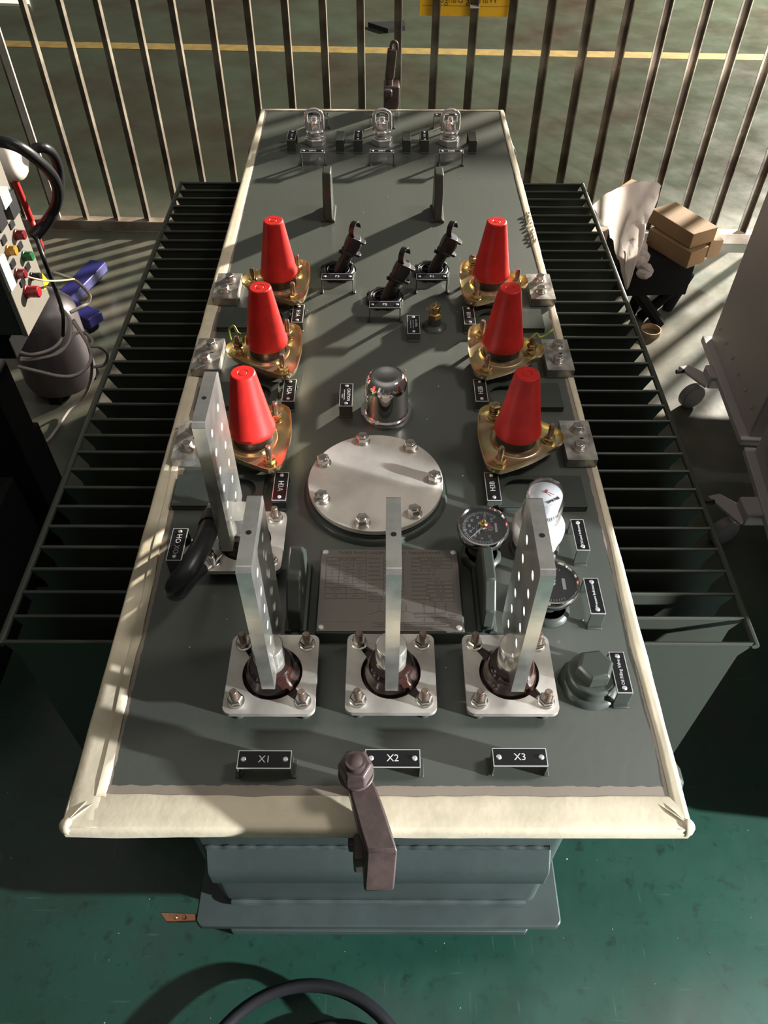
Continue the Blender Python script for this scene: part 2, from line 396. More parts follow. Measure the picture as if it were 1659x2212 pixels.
# ================================================================== SETTING
fb = MB(); fb.prism([(-14, -4), (14, -4), (14, 20), (-14, 20)], -0.05, 0.0)
fl = fb.build('floor', FLOORM, origin=(0, 0, 0)); fl['kind'] = 'structure'
lb = MB(); a, b_, c_, d_ = at(-400, 81, 0), at(2000, 124, 0), at(2000, 137, 0), at(-400, 94, 0)
lb.prism([(p.x, p.y) for p in (d_, c_, b_, a)], 0.0, 0.002)
ln = lb.build('floor_line', LINEY); tag(ln, 'long yellow painted line across the floor behind the fence', 'floor line')
mb = MB(); pts = [at(-40, -20, 0), at(58, -20, 0), at(66, 15, 0), at(-40, 12, 0)]
mb.prism([(p.x, p.y) for p in pts[::-1]], 0.0, 0.02)
tag(mb.build('floor_mat', PALEM), 'pale rectangular mat on the floor behind the fence, top left corner', 'mat')
mb = MB(); pts = [at(795, 58, 0), at(873, 54, 0), at(875, 66, 0), at(838, 72, 0)]
mb.prism([(p.x, p.y) for p in pts[::-1]], 0.0, 0.03)
tag(mb.build('floor_plate', BLACKM), 'small flat black plate on the floor beyond the yellow line', 'plate')

# ================================================================== TRANSFORMER
TR = empty('transformer', (0, 1.17, 0))
tag(TR, 'large green-grey oil transformer with masking-taped lid, finned radiators and red-capped bushings', 'transformer')

# ---- lid, tank, skid
m_ = MB(); m_.prism(rrect(0.80, 2.337, 0.018, 5, 0, 1.1685), Z-0.014, Z)
m_.build('lid', LIDM, TR, origin=(0, 1.1685, Z-0.014), bevel=0.0015)
m_ = MB(); m_.prism(rrect(0.62, 2.16, 0.022, 5, 0, 1.168), 0.165, Z-0.014)
TANK = m_.build('tank_body', TANKM, TR)
# pressed stiffener bands on the near wall
for zt in (0.0,):
    m_ = MB(); n0 = 18
    prof = [(0.092, 0.478), (0.082, 0.474), (0.062, 0.446), (0.057, 0.436), (0.057, 0.384), (0.062, 0.376), (0.092, 0.370)]
    m_.loft([[(x, y, z) for y, z in prof] for x in (-0.287, 0.287)])
    m_.build('stiffener', TANKM, TR, bevel=0.003)
    m_ = MB()
    pts = [(-0.285+0.57*k/60, 0.085, 0.177+0.0006*math.sin(k*0.9)) for k in range(61)]
    m_.tube(pts, [0.0075+0.0006*math.sin(k*0.8) for k in range(61)], 8)
    pts = [(-0.285+0.57*k/60, 0.086, 0.478+0.0012*math.sin(k*1.9)) for k in range(61)]
    m_.tube(pts, [0.0045+0.001*math.sin(k*2.1) for k in range(61)], 8)
    m_.build('weld_bead', TANKM, TR)
m_ = MB(); m_.prism(rrect(0.704, 2.25, 0.014, 4, 0, 1.167), 0.150, 0.170)
m_.prism(rrect(0.69, 2.23, 0.01, 3, 0, 1.167), 0.130, 0.151)
m_.build('base_flange', TANKM, TR, bevel=0.003)
m_ = MB()
for xx in (-0.26, 0.26): m_.box((xx, 1.16, 0.08), (0.06, 2.10, 0.11))
for yy in (0.14, 0.8, 1.5, 2.18): m_.box((0, yy, 0.08), (0.50, 0.05, 0.10))
m_.build('skid_rail', TANKM, TR, bevel=0.002)
m_ = MB()
hh = [(-0.316, 0.080), (-0.306, 0.068), (0.306, 0.068), (0.316, 0.080), (0.316, 2.2), (-0.316, 2.2)]
m_.prism(hh, 0.0, 0.024); m_.build('foot_plate', TANKM, TR, bevel=0.002)
# copper earthing pad, low on the left of the skid
m_ = MB(); pts = [at(346, 1972, 0.15), at(424, 1974, 0.15), at(424, 1990, 0.15), at(360, 1992, 0.15)]
m_.prism([(p.x, p.y) for p in pts[::-1]], 0.142, 0.154)
cp = m_.build('earthing_terminal', COPPER, TR, bevel=0.001, label='copper earthing terminal')
for px in (380, 398):
    q = at(px, 1982, 0.154); k = MB(); k.lathe([(0.004, 0), (0.004, 0.003), (0.003, 0.004)], T(q.x, q.y, 0.154), 12); k.build('bolt', COPPER, cp)
# lifting hooks on the four tank corners
for sx_, yy in ((-1, 0.115), (1, 0.115), (-1, 2.27), (1, 2.27)):
    m_ = MB()
    pts = [(0.0, -0.05), (0.10, -0.035)] + [(0.100+0.045*math.cos(R(a)), 0.012+0.045*math.sin(R(a))) for a in range(-80, 100, 20)] + [(0.0, 0.06)]
    Mx = T(sx_*0.305, yy-0.0, 0.67) @ RX(PI/2)
    if sx_ < 0: Mx = T(sx_*0.305, yy, 0.67) @ RZ(PI) @ RX(PI/2)
    m_.prism(pts, -0.014, 0.014, Mx)
    m_.build('lifting_hook', GREEN, TR, bevel=0.004)

# ---- radiators
def radiator(sx_):
    y0, y1, n = 0.352, 2.058, 34
    zt, zb = 0.682, 0.10
    xo = 0.640 if sx_ < 0 else 0.638
    hd = MB()
    hd.tube([(sx_*0.335, y0-0.02, zt-0.07), (sx_*0.335, y1+0.02, zt-0.07)], 0.026, 16)
    hd.tube([(sx_*0.335, y0-0.02, zb+0.07), (sx_*0.335, y1+0.02, zb+0.07)], 0.026, 16)
    rad = hd.build('radiator', FINM, TR)
    f = MB(); th = 0.0045
    def sect(x, z): return (x, z)
    out = [(0.335, zb), (xo-0.035, zb), (xo-0.022, zb+0.02), (xo-0.020, zt-0.035), (xo-0.006, zt-0.006), (xo-0.004, zt), (0.335, zt)]
    Mx = T(0, y0, 0) @ RX(PI/2)
    pts = [(sx_*x, z) for x, z in out]
    f.prism(pts, -th/2, th/2, Mx)
    # folded bead along the top edge
    f.tube([(sx_*0.335, y0, zt-0.001), (sx_*(xo-0.004), y0, zt-0.001)], 0.0038, 8)
    fin = f.build('fin', FINM, rad)
    for k in range(1, n):
        c = fin.copy(); COL.objects.link(c); c.parent = rad
        c.location = fin.location + Vector((0, (y1-y0)*k/(n-1), 0))
    rod = MB(); rod.tube([(sx_*xo, y0-0.004, zt-0.003), (sx_*xo, y1+0.004, zt-0.003)], 0.0065, 10)
    rod.build('edge_rod', FINM, rad)
    return rad
radiator(-1); radiator(1)

# ---- masking tape frame
def strip(m_, path, wid, inward, seed, drop=0.017):
    """path: outer-edge points on the lid, wid(t): width, inward: unit vector; wraps over the edge"""
    rings = []
    N = len(path)
    for i, p in enumerate(path):
        t = i/(N-1); w = wid(t)
        j = noise.noise(Vector((i*0.37, seed, 0)))
        j2 = noise.noise(Vector((i*0.11, seed+9, 0)))
        w = w*(1+0.06*j+0.10*j2)
        P = Vector(p); n = Vector(inward)
        row = []
        for f_, h in ((1.0, 0.0006), (0.94, 0.0016), (0.6, 0.0020+0.0012*j), (0.3, 0.0022), (0.06, 0.0024), (-0.02, 0.001)):
            q = P + n*(w*f_); row.append((q.x, q.y, Z+h+0.0006*noise.noise(Vector((i*0.9, f_*7, seed)))))
        q = P - n*(0.004+0.0015*j); row.append((q.x, q.y, Z-0.006))
        q = P - n*(0.004+0.002*j2); row.append((q.x, q.y, Z-drop+0.002*j))
        q = P + n*0.004; row.append((q.x, q.y, Z-drop-0.001))
        rings.append(row)
    n0 = len(m_.bm.faces)
    V = [[m_.bm.verts.new(p) for p in r] for r in rings]
    for i in range(N-1):
        for k in range(len(V[0])-1): m_.bm.faces.new((V[i][k], V[i][k+1], V[i+1][k+1], V[i+1][k]))
def lerpt(keys):
    def f(t):
        for (a, va), (b, vb) in zip(keys, keys[1:]):
            if t <= b: return va+(vb-va)*(t-a)/(b-a)
        return keys[-1][1]
    return f
m_ = MB()
NN = 110
strip(m_, [(-0.400, 0.0+2.337*i/NN, 0) for i in range(NN+1)], lerpt([(0, .046), (.06, .040), (.12, .028), (.3, .024), (.65, .027), (.9, .020), (1, .012)]), (1, 0, 0), 1.0)
strip(m_, [(0.400, 0.0+2.337*i/NN, 0) for i in range(NN+1)], lerpt([(0, .020), (.05, .016), (.12, .020), (.2, .012), (.3, .010), (.65, .017), (.9, .015), (1, .012)]), (-1, 0, 0), 2.0)
strip(m_, [(-0.400+0.8*i/50, 0.0, 0.0001) for i in range(51)], lerpt([(0, .043), (.5, .042), (1, .043)]), (0, 1, 0), 3.0, 0.02)
strip(m_, [(-0.400+0.8*i/40, 2.337, 0) for i in range(41)], lerpt([(0, .010), (.4, .012), (.6, .007), (1, .006)]), (0, -1, 0), 4.0)
# folded corners and second layer strip along the left
for cx, cy, s1 in ((-0.396, 0.006, 1), (0.396, 0.006, -1)):
    m_.lathe([(0.0085, -0.018), (0.011, -0.01), (0.0105, -0.002), (0.006, 0.004), (0.001, 0.005)], T(cx, cy, Z), 14)
    for k in range(2):
        a = R(42+14*k) if s1 > 0 else R(140-10*k)
        p0 = Vector((cx, cy, Z+0.004)); p1 = p0+Vector((math.cos(a), math.sin(a), 0))*(0.045-0.004*k)
        m_.tube([p0-Vector((0, 0, 0.002)), (p0+p1)/2-Vector((0, 0, 0.001)), p1-Vector((0, 0, 0.003))], [0.002, 0.0014, 0.0006], 6)
m_.build('masking_tape', TAPE, TR, smooth=60, label='cream masking tape around the lid edge')
m_ = MB()
rows = []
for i in range(40):
    y = 0.04+0.75*i/39; x = -0.355-0.018*i/39 + 0.001*math.sin(i*0.5)
    rows.append([(x-0.012, y, Z+0.0030), (x, y, Z+0.0026), (x+0.0015*math.sin(i*1.1), y, Z+0.0012)])
V = [[m_.bm.verts.new(p) for p in r] for r in rows]
for i in range(39):
    for k in range(2): m_.bm.faces.new((V[i][k], V[i][k+1], V[i+1][k+1], V[i+1][k]))
m_.build('tape_strip', TAPE, TR, smooth=60, label='second tape strip overlapping along the left')
m_ = MB()
# crumpled peeled tape on the right side
for k in range(9):
    p = [(0.385+0.006*math.sin(k), 1.46+0.018*k, Z+0.002), (0.392+0.004*math.cos(k*2), 1.475+0.018*k, Z+0.008), (0.398, 1.49+0.017*k, Z+0.003)]
    m_.tube(catmull(p, 4), 0.0022, 6)
m_.build('crumpled_tape', TAPE, TR, smooth=60, label='crumpled torn tape on the right edge')

# ---- low voltage bushings
def notched(r, rn, hw, angs, n=72):
    pts = []
    for k in range(n):
        a = 2*PI*k/n; rr = r
        for q in angs:
            d = math.atan2(math.sin(a-q), math.cos(a-q))
            if abs(rn*math.sin(d)) < hw and math.cos(d) > 0: rr = rn
        pts.append((rr*math.cos(a), rr*math.sin(a)))
    return pts
def lv_bushing(cx, cy, bx, by):
    c = MB(); M = T(cx, cy, Z)
    c.lathe([(0.052, 0.0), (0.052, 0.004), (0.040, 0.008), (0.0395, 0.022), (0.0385, 0.034), (0.036, 0.040), (0.033, 0.048), (0.0325, 0.056),
             (0.0285, 0.062), (0.026, 0.0625)], M, 48)
    for q in (R(135), R(-45)): c.box((0.041, 0, 0.020), (0.018, 0.016, 0.016), M @ RZ(q))
    root = c.build('low_voltage_bushing', PORC, TR, smooth=40, origin=(cx, cy, Z))
    p = MB(); p.curveplate(rrect(0.127, 0.127, 0.011, 5), [notched(0.0425, 0.056, 0.009, (R(135), R(-45)))], 0.008, T(cx, cy, Z+0.024))
    p.build('mounting_plate', STEEL, root, bevel=0.0008)
    s_ = MB(); s_.lathe([(0.0215, 0.055), (0.0215, 0.102), (0.0205, 0.104)], M, 40); s_.build('terminal_stub', BUSTOP, root, bevel=0.0006)
    b = MB()
    holes = []
    for yy in (-0.020, 0.034):
        for k in range(6): holes.append(ngon(16, 0.0062, 0, yy+by, 0.285-0.036*k))
    outer = [(by-0.047, 0.062), (by+0.072, 0.062), (by+0.072, 0.318), (by+0.066, 0.324), (by-0.041, 0.324), (by-0.047, 0.318)]
    Mb = Matrix(((0, 0, 1, cx+bx-0.0088), (1, 0, 0, cy), (0, 1, 0, Z), (0, 0, 0, 1)))
    b.curveplate(outer, holes, 0.0176, Mb)
    for h_ in holes:
        yy, zz = sum(p[0] for p in h_)/16, sum(p[1] for p in h_)/16
        b.lathe([(0.0061, -0.0086), (0.0060, 0.0), (0.0061, 0.0086)], T(cx+bx, cy+yy, Z+zz) @ RY(PI/2), 16, 1, False, False)  # bright sleeve lining each hole, added so the bore looks lit
    bar = b.build('busbar', [BUS, BORE_LIT], root, bevel=0.0009)
    h = MB(); h.lathe([(0.0034, 0), (0.0034, 0.0003)], T(cx+bx, cy+by+0.008, Z+0.3239), 16, cap0=False); h.build('tapped_hole_shade', HOLE_SHADE, root)  # flat black disc painted as the shade of a tapped hole, no recess
    for i, (ux, uy) in enumerate(((-0.046, 0.047), (0.046, 0.047), (-0.046, -0.045), (0.046, -0.045))):
        d = MB(); Ms = T(cx+ux, cy+uy, Z)
        d.lathe([(0.0052, 0.0), (0.0052, 0.058), (0.0042, 0.060)], Ms, 14)
        for k in range(9): d.lathe([(0.0056, 0.0), (0.0056, 0.0012)], T(cx+ux, cy+uy, Z+0.046+0.0014*k), 14)
        d.hexhead(0.0108, 0.010, T(cx+ux, cy+uy, Z+0.034), 1, 0.3+i)
        d.lathe([(0.0122, 0.032), (0.0122, 0.034), (0.011, 0.0348)], Ms, 20, 1)
        d.lathe([(0.010, 0.0), (0.009, 0.006), (0.007, 0.024)], Ms, 14, 2)
        d.build('stud', [STUD, BOLT, GREEN], root)
    return root
lvs = [lv_bushing(-0.150, 0.206, 0.002, 0.004), lv_bushing(0.018, 0.208, 0.0005, 0.0),
       lv_bushing(0.186, 0.207, 0.0025, 0.0), lv_bushing(-0.219, 0.451, -0.018, -0.001)]
# terminal bolt and earthing cable on the neutral bushing
nb = lvs[3]
t_ = MB(); Mx = frame((-0.246, 0.452, Z+0.085), (1, 0, 0))
t_.lathe([(0.005, -0.02), (0.005, 0.036)], Mx, 12)
for q in (0.018, 0.029): t_.hexhead(0.011, 0.009, Mx @ T(0, 0, q))
t_.lathe([(0.013, 0.015), (0.013, 0.018)], Mx, 20)
t_.hexhead(0.011, -0.009, Mx @ T(0, 0, -0.004))
t_.build('terminal_bolt', BOLT, nb)
cab = MB()
P = [at(462, 1108, .885), at(452, 1140, .905), at(432, 1185, .918), at(405, 1232, .918), at(383, 1262, .903), at(376, 1278, .880), at(388, 1280, .862),
     at(412, 1252, .850), at(436, 1226, .842)]
Q = catmull(P, 8)
cab.tube(Q, [0.0155 if i < 34 else 0.0155-0.0045*min(1, (i-34)/12) for i in range(len(Q))], 16)
cb = cab.build('earthing_cable', RUBBER, TR, smooth=80, label='short black looped earthing cable')
lg = MB(); e0 = at(430, 1232, .838); e1 = at(468, 1192, .834)
d = (e1-e0); L_ = d.length
lg.prism([(0, -0.008), (L_*0.5, -0.013), (L_, -0.012), (L_*1.15, 0), (L_, 0.012), (L_*0.5, 0.013), (0, 0.008)], 0, 0.004, T(e0.x, e0.y, Z+0.034) @ RZ(math.atan2(d.y, d.x)))
q = at(456, 1205, .85); lg.lathe([(0.0052, -0.02), (0.0052, 0.014), (0.004, 0.016)], T(q.x, q.y, Z+0.038), 14)
lg.build('cable_lug', SILVER, cb, bevel=0.0008, label='silver lug')
lg = MB(); lg.tube([at(462, 1090, .905), at(458, 1112, .89)], [0.009, 0.011], 12); lg.build('cable_lug', SILVER, cb, label='silver lug')
lg = MB(); lg.tube([at(462, 1112, .888), at(452, 1138, .905)], 0.0172, 14); lg.build('heat_shrink', BLACKP, cb)

# ---- high voltage bushings with red dust caps
def hv_outline(k=1.0, n=48):
    """rounded triangle pointing to +x"""
    corners = [((0.062, 0.0), 0.0), ((-0.038, 0.062), R(125)), ((-0.038, -0.062), R(235))]
    pts = []
    raw = []
    for (x, y), a in corners:
        for da in (-50, -25, 0, 25, 50):
            raw.append((x+0.026*math.cos(a+R(da)), y+0.026*math.sin(a+R(da))))
    # bulge points in the middle of each side
    out = []
    for i in range(3):
        seg = raw[i*5:(i+1)*5]; out += seg
        p, q = seg[-1], raw[((i+1)*5) % 15]
        mx, my = (p[0]+q[0])/2, (p[1]+q[1])/2; l = math.hypot(mx+0.008, my)
        out.append((mx+0.006*(mx+0.008)/l, my+0.006*my/l))
    C = catmull([(x, y, 0) for x, y in out], 3, True)
    # resample by angle so that it lofts against circles
    res = []
    for i in range(n):
        a = 2*PI*i/n; best = None
        for j in range(len(C)):
            p, q = C[j], C[(j+1) % len(C)]
            ap, aq = math.atan2(p.y, p.x), math.atan2(q.y, q.x)
            d1 = math.atan2(math.sin(a-ap), math.cos(a-ap)); d2 = math.atan2(math.sin(aq-a), math.cos(aq-a))
            if d1 >= 0 and d2 > 0 and d1+d2 < 1:
                t = d1/(d1+d2); best = p.lerp(q, t); break
        res.append((best.x, best.y))
    return res
OUT = hv_outline()
def hv_bushing(cx, cy, side, wire=None, extra=False):
    s = side
    M = T(cx, cy, Z) @ (I4 if s > 0 else Matrix.Diagonal((-1, 1, 1, 1)))
    c = MB(); c.lathe([(0.040, 0.0), (0.038, 0.028), (0.037, 0.032), (0.036, 0.060), (0.030, 0.064)], M, 40)
    root = c.build('high_voltage_bushing', DKBROWN, TR, smooth=40, origin=(cx, cy, Z))
    n = len(OUT)
    def ring(k, z): return [(x*k, y*k, z) for x, y in OUT]
    def circ(r, z): return [(r*math.cos(2*PI*i/n), r*math.sin(2*PI*i/n), z) for i in range(n)]
    f = MB()
    f.loft([circ(0.0375, 0.036), circ(0.044, 0.036), circ(0.047, 0.031), circ(0.049, 0.030), ring(0.90, 0.030), ring(0.955, 0.0315), ring(0.985, 0.037), ring(0.995, 0.042),
            ring(1.01, 0.042), ring(1.0, 0.035), ring(0.97, 0.0275), ring(0.90, 0.026), circ(0.0375, 0.026)], M, 0, False, False)
    f.build('flange_plate', ZINC, root, smooth=30, label='yellow zinc-plated flange')
    p = MB(); p.lathe([(0.0415, 0.0), (0.043, 0.003), (0.0425, 0.010), (0.0405, 0.014), (0.0222, 0.124), (0.0212, 0.127), (0.0195, 0.1285), (0.009, 0.1285), (0.008, 0.1275), (0.007, 0.1285), (0.0005, 0.1288)],
                T(cx, cy, Z+0.056), 48, cap0=True)
    p.build('dust_cap', RED, root, smooth=25, label='red plastic cone cap')
    b = MB(); b.lathe([(0.050, 0.0), (0.048, 0.010), (0.044, 0.014)], M, 32); b.build('welded_boss', GREEN, root)
    for i, (ux, uy) in enumerate(((0.062, 0.0), (-0.036, 0.060), (-0.036, -0.060))):
        d = MB(); x_, y_ = cx+s*ux, cy+uy; Ms = T(x_, y_, Z)
        ex = extra and i == 1
        top = 0.068
        d.lathe([(0.0050, 0.0), (0.0050, top), (0.004, top+0.002)], Ms, 14)
        for k in range(9): d.lathe([(0.0054, 0.0), (0.0054, 0.0012)], T(x_, y_, Z+0.050+0.0018*k), 12)
        d.hexhead(0.0105, 0.009, T(x_, y_, Z+0.034), 1, 0.2+i*0.9)
        d.lathe([(0.012, 0.0305), (0.012, 0.033), (0.0115, 0.0338)], Ms, 20, 1)
        if ex:
            for k in range(3): d.lathe([(0.0095, 0.045+0.005*k), (0.0095, 0.048+0.005*k)], Ms, 18, 1)
            d.hexhead(0.0115, 0.009, T(x_, y_, Z+0.058), 1, 0.4)
        if wire and i == 0: d.hexhead(0.0105, 0.008, T(x_, y_, Z+0.047), 1, 0.9)
        d.build('stud', [STUD, ZINCN], root)
    if wire:
        w = MB(); x_, y_, z_ = cx+s*0.062, cy, Z+0.062
        if s > 0:
            pp = [(x_-0.008, y_+0.004, z_-0.004), (x_+0.006, y_+0.010, z_+0.010), (x_+0.014, y_+0.004, z_+0.006), (x_+0.026, y_+0.004, z_+0.012), (x_+0.040, y_+0.012, z_+0.020)]
        else:
            pp = [(x_-0.010, y_-0.004, z_-0.004), (x_-0.014, y_+0.006, z_+0.018), (x_-0.004, y_+0.010, z_+0.026), (x_+0.004, y_+0.004, z_+0.014), (x_+0.014, y_+0.002, z_+0.008), (x_+0.014, y_-0.006, z_-0.004)]
        w.tube(catmull(pp, 6), 0.0024, 8); w.build('wire_loop', YGCORD, root, label='yellow-green wire end')
    return root
for side, cx in ((-1, -0.233), (1, 0.251)):
    for i, cy in enumerate((1.226, 0.962, 0.695)):
        hv_bushing(cx, cy, side, wire=(i == 1), extra=(side > 0 and i in (0, 2)))

# ---- grounding pads
def pad(cx, cy, slot=True):
    p = MB(); p.curveplate(rrect(0.056, 0.108, 0.002, 2), [[(0.007+0.004*math.cos(a), 0.004+0.0025*math.sin(a)) for a in [2*PI*k/12 for k in range(12)]]], 0.018, T(cx, cy, Z+0.002))
    p.box((0, 0, 0.0012), (0.058, 0.110, 0.0024), T(cx, cy, Z), 1)
    root = p.build('grounding_pad', [STEELD, GREEN], TR, bevel=0.0008)
    for by in (-0.022, 0.028):
        b = MB(); M = T(cx+0.002*by/0.02, cy+by, Z+0.020)
        b.lathe([(0.0128, 0), (0.0128, 0.002), (0.0105, 0.0022), (0.0108, 0.0045)], M, 20)
        b.hexhead(0.0105, 0.008, M @ T(0, 0, 0.0045), 0, cx*9+by*30)
        b.build('bolt', BOLT, root, bevel=0.0004)
for x, y in ((-0.358, 1.234), (-0.362, 0.972), (-0.353, 0.706), (0.372, 1.236), (0.372, 0.973), (0.371, 0.709)): pad(x, y)

# ---- accessory brackets with a slot in front of each high voltage bushing
for sx_ in (-1, 1):
    for y in (1.117, 0.850, 0.584):
        p = MB(); x0, x1 = 0.206, 0.362; xc = (x0+x1)/2
        slot = [(xc-0.032+0.029*math.cos(a), 0.029*math.sin(a)) for a in [R(90+15*k) for k in range(13)]] + \
               [(xc-0.012+0.029*math.cos(a), 0.029*math.sin(a)) for a in [R(-90+15*k) for k in range(13)]]
        slot = [(q[0]-0.004, q[1]) for q in slot]
        M = T(0, y, Z+0.0090) @ (I4 if sx_ > 0 else Matrix.Diagonal((-1, 1, 1, 1)))
        p.curveplate([(x0, -0.038), (x1, -0.038), (x1, 0.038), (x0, 0.038)], [slot], 0.003, M)
        p.box((sx_*(x1-0.0015), y, Z+0.0055), (0.003, 0.076, 0.011)); p.box((sx_*(x0+0.0015), y, Z+0.0055), (0.003, 0.076, 0.011))
        p.box((sx_*xc, y-0.0365, Z+0.0055), (x1-x0, 0.003, 0.011)); p.box((sx_*xc, y+0.0365, Z+0.0055), (x1-x0, 0.003, 0.011))
        p.build('accessory_bracket', GREEN, TR, bevel=0.0008)

# ---- name labels on bent brackets
def name_label(text, x, y, zt, length, depth, rot=0, size=0.011, bracket='plain', lines=None, blank=False, thin=False):
    """label lies flat at height zt above the lid; rot turns the reading direction"""
    M = T(x, y, Z) @ RZ(rot)
    k = MB(); t = 0.0022
    k.box((0, 0, zt-t/2), (length, depth, t), M)
    for sgn in (-1, 1):
        k.box((sgn*(length/2-t/2), 0, zt/2), (t, depth*(0.55 if thin else 1.0), zt), M)
        k.box((sgn*(length/2+0.001), 0, 0.0015), (0.008, depth*(0.55 if thin else 1.0), 0.003), M)
    br = k.build('label_bracket', GREEN, TR, bevel=0.0010)
    if blank: return br
    l = MB(); z0 = zt+0.0002
    l.box((0, 0, z0+0.0005), (length-0.0006, depth, 0.001), M, 1)
    l.box((0, 0, z0+0.00075), (length-0.003, depth-0.0024, 0.00075), M, 0)
    ml = M @ T(0, 0, z0+0.0012)
    if lines:
        for (s_, dx, dy, sz) in lines: l.text(s_, sz, ml @ T(dx, dy, 0), 2, 0.00015)
    else: l.text(text, size, ml, 2, 0.00015)
    o = l.build('label_plate', [LBLACK, SILVER, LWHITE], br, label='black engraved plate reading '+text if text else None)
    for sgn in (-1, 1):
        r_ = MB(); r_.lathe([(0.0036, 0), (0.0036, 0.0008), (0.0026, 0.0018), (0.0013, 0.0020), (0.0011, 0.0014)], M @ T(sgn*(length/2-0.008), 0, z0+0.0010), 14)
        r_.build('rivet', SILVER, br)
    return br
name_label('X1', -0.148, 0.078, 0.030, 0.071, 0.025, 0, 0.0135)
name_label('X2', 0.020, 0.080, 0.030, 0.073, 0.025, 0, 0.0135)
name_label('X3', 0.187, 0.082, 0.030, 0.072, 0.025, 0, 0.0135)
D_ = -PI/2; U_ = PI/2
for t_, x, y in (('H1A', -0.184, 1.117), ('H2A', -0.181, 0.848), ('H3A', -0.174, 0.583)): name_label(t_, x, y, 0.022, 0.069, 0.025, D_, 0.0135)
for t_, x, y in (('H1B', 0.196, 1.112), ('H2B', 0.200, 0.850), ('H3B', 0.199, 0.584)): name_label(t_, x, y, 0.022, 0.069, 0.025, U_, 0.0135)
name_label('HO XO', -0.327, 0.440, 0.034, 0.068, 0.025, D_, 0.0125)
name_label('Oil Level Indicator', 0.330, 0.463, 0.034, 0.067, 0.022, U_, 0.0058)
name_label('Pressure Indicator', 0.331, 0.340, 0.034, 0.068, 0.023, U_, 0.0060)
name_label('Oil Filling Valve', 0.344, 0.207, 0.034, 0.067, 0.022, U_, 0.0066)
name_label('CAUTION', -0.067, 0.832, 0.024, 0.070, 0.026, D_, lines=[('CAUTION', 0, 0.0045, 0.0085), ('do not operate when', 0, -0.0035, 0.0036), ('energized', 0.004, -0.0075, 0.0030)])
name_label('OIL LEVEL', 0.072, 1.082, 0.018, 0.070, 0.028, D_, lines=[('OIL LEVEL', -0.005, 0.0060, 0.0065), ('check the level before', 0, -0.0005, 0.0036), ('removing the cover', 0, -0.0060, 0.0036)])
name_label('F3', -0.101, 1.240, 0.040, 0.074, 0.026, 0, 0.011, thin=True)
name_label('F2', 0.009, 1.125, 0.040, 0.070, 0.026, 0, 0.011, thin=True)
name_label('F1', 0.118, 1.241, 0.040, 0.073, 0.026, 0, 0.011, thin=True)
name_label('SWA', -0.201, 1.920, 0.040, 0.070, 0.025, 0, 0.010, thin=True)
name_label('SWT', 0.000, 1.921, 0.040, 0.070, 0.025, 0, 0.010, thin=True)
name_label('SWB', 0.202, 1.922, 0.040, 0.070, 0.025, 0, 0.010, thin=True)
for x in (-0.207, -0.001, 0.200): name_label('OPEN', x, 2.190, 0.040, 0.076, 0.022, 0, 0.008, thin=True)
for x in (-0.272, -0.072, 0.128): name_label('CLOSE', x, 2.040, 0.036, 0.070, 0.026, D_, 0.008)
for x in (-0.126, 0.074, 0.272): name_label('', x, 2.040, 0.036, 0.070, 0.025, D_, blank=True)

# ---- round hatch
hx, hy = -0.007, 0.592
M = T(hx, hy, Z)
c = MB(); c.lathe([(0.128, 0), (0.126, 0.006), (0.1235, 0.009), (0.119, 0.010), (0.119, 0.0155)], M, 72)
hatch = c.build('hatch_neck', GREEN, TR, smooth=30, origin=(hx, hy, Z))
c = MB(); c.lathe([(0.1165, 0.0155), (0.1165, 0.020)], M, 72); c.build('gasket', RUBBER, hatch)
c = MB(); c.lathe([(0.1185, 0.020), (0.1185, 0.0285), (0.1178, 0.0292), (0.0005, 0.0292)], M, 96, cap0=True)
c.build('cover_plate', HATCHM, hatch, smooth=30, label='round brushed steel cover plate')
for k in range(7):
    a = R(104-360/7*k); p = T(hx+0.103*math.cos(a), hy+0.103*math.sin(a), Z+0.0292)
    b = MB(); b.lathe([(0.0142, 0), (0.0142, 0.0018), (0.0118, 0.002), (0.0122, 0.0048)], p, 24)
    b.hexhead(0.0120, 0.0105, p @ T(0, 0, 0.0048), 0, k*0.8)
    b.lathe([(0.0075, 0.0153), (0.0070, 0.0172), (0.0055, 0.0170)], p, 18)
    b.build('bolt', BOLT, hatch, bevel=0.0003)

# ---- vented dome, relief valve, filler plug
c = MB(); c.lathe([(0.0480, 0.0), (0.0480, 0.004), (0.0500, 0.006), (0.0500, 0.010), (0.0485, 0.0125), (0.0435, 0.013), (0.0425, 0.018), (0.0410, 0.068),
                   (0.0395, 0.082), (0.0340, 0.092), (0.0275, 0.0965), (0.0225, 0.0968), (0.016, 0.0945), (0.0005, 0.0935)], T(0.012, 0.805, Z), 64)
dome = c.build('vent_dome', CHROME, TR, smooth=50)
c = MB(); px_, py_ = 0.119, 1.100; M = T(px_, py_, Z)
pts = []
for k in range(24):
    a = 2*PI*k/24; rr = 0.024+0.004*noise.noise(Vector((math.cos(a)*2, math.sin(a)*2, 3))); pts.append((rr, a))
c.loft([[(r_*1.15*math.cos(a), r_*1.15*math.sin(a), 0.0) for r_, a in pts], [(r_*math.cos(a), r_*math.sin(a), 0.006) for r_, a in pts],
        [(0.0145*math.cos(a), 0.0145*math.sin(a), 0.009) for _, a in pts], [(0.0135*math.cos(a), 0.0135*math.sin(a), 0.026) for _, a in pts]], M)
rv = c.build('relief_valve', GREEN, TR, smooth=50)
c = MB(); c.hexhead(0.0150, 0.012, M @ T(0, 0, 0.026), 0, R(30)); c.lathe([(0.010, 0.034), (0.0100, 0.048), (0.0118, 0.050), (0.0118, 0.054), (0.011, 0.055)], M, 24)
c.lathe([(0.003, 0.054), (0.003, 0.060), (0.002, 0.061)], M, 12)
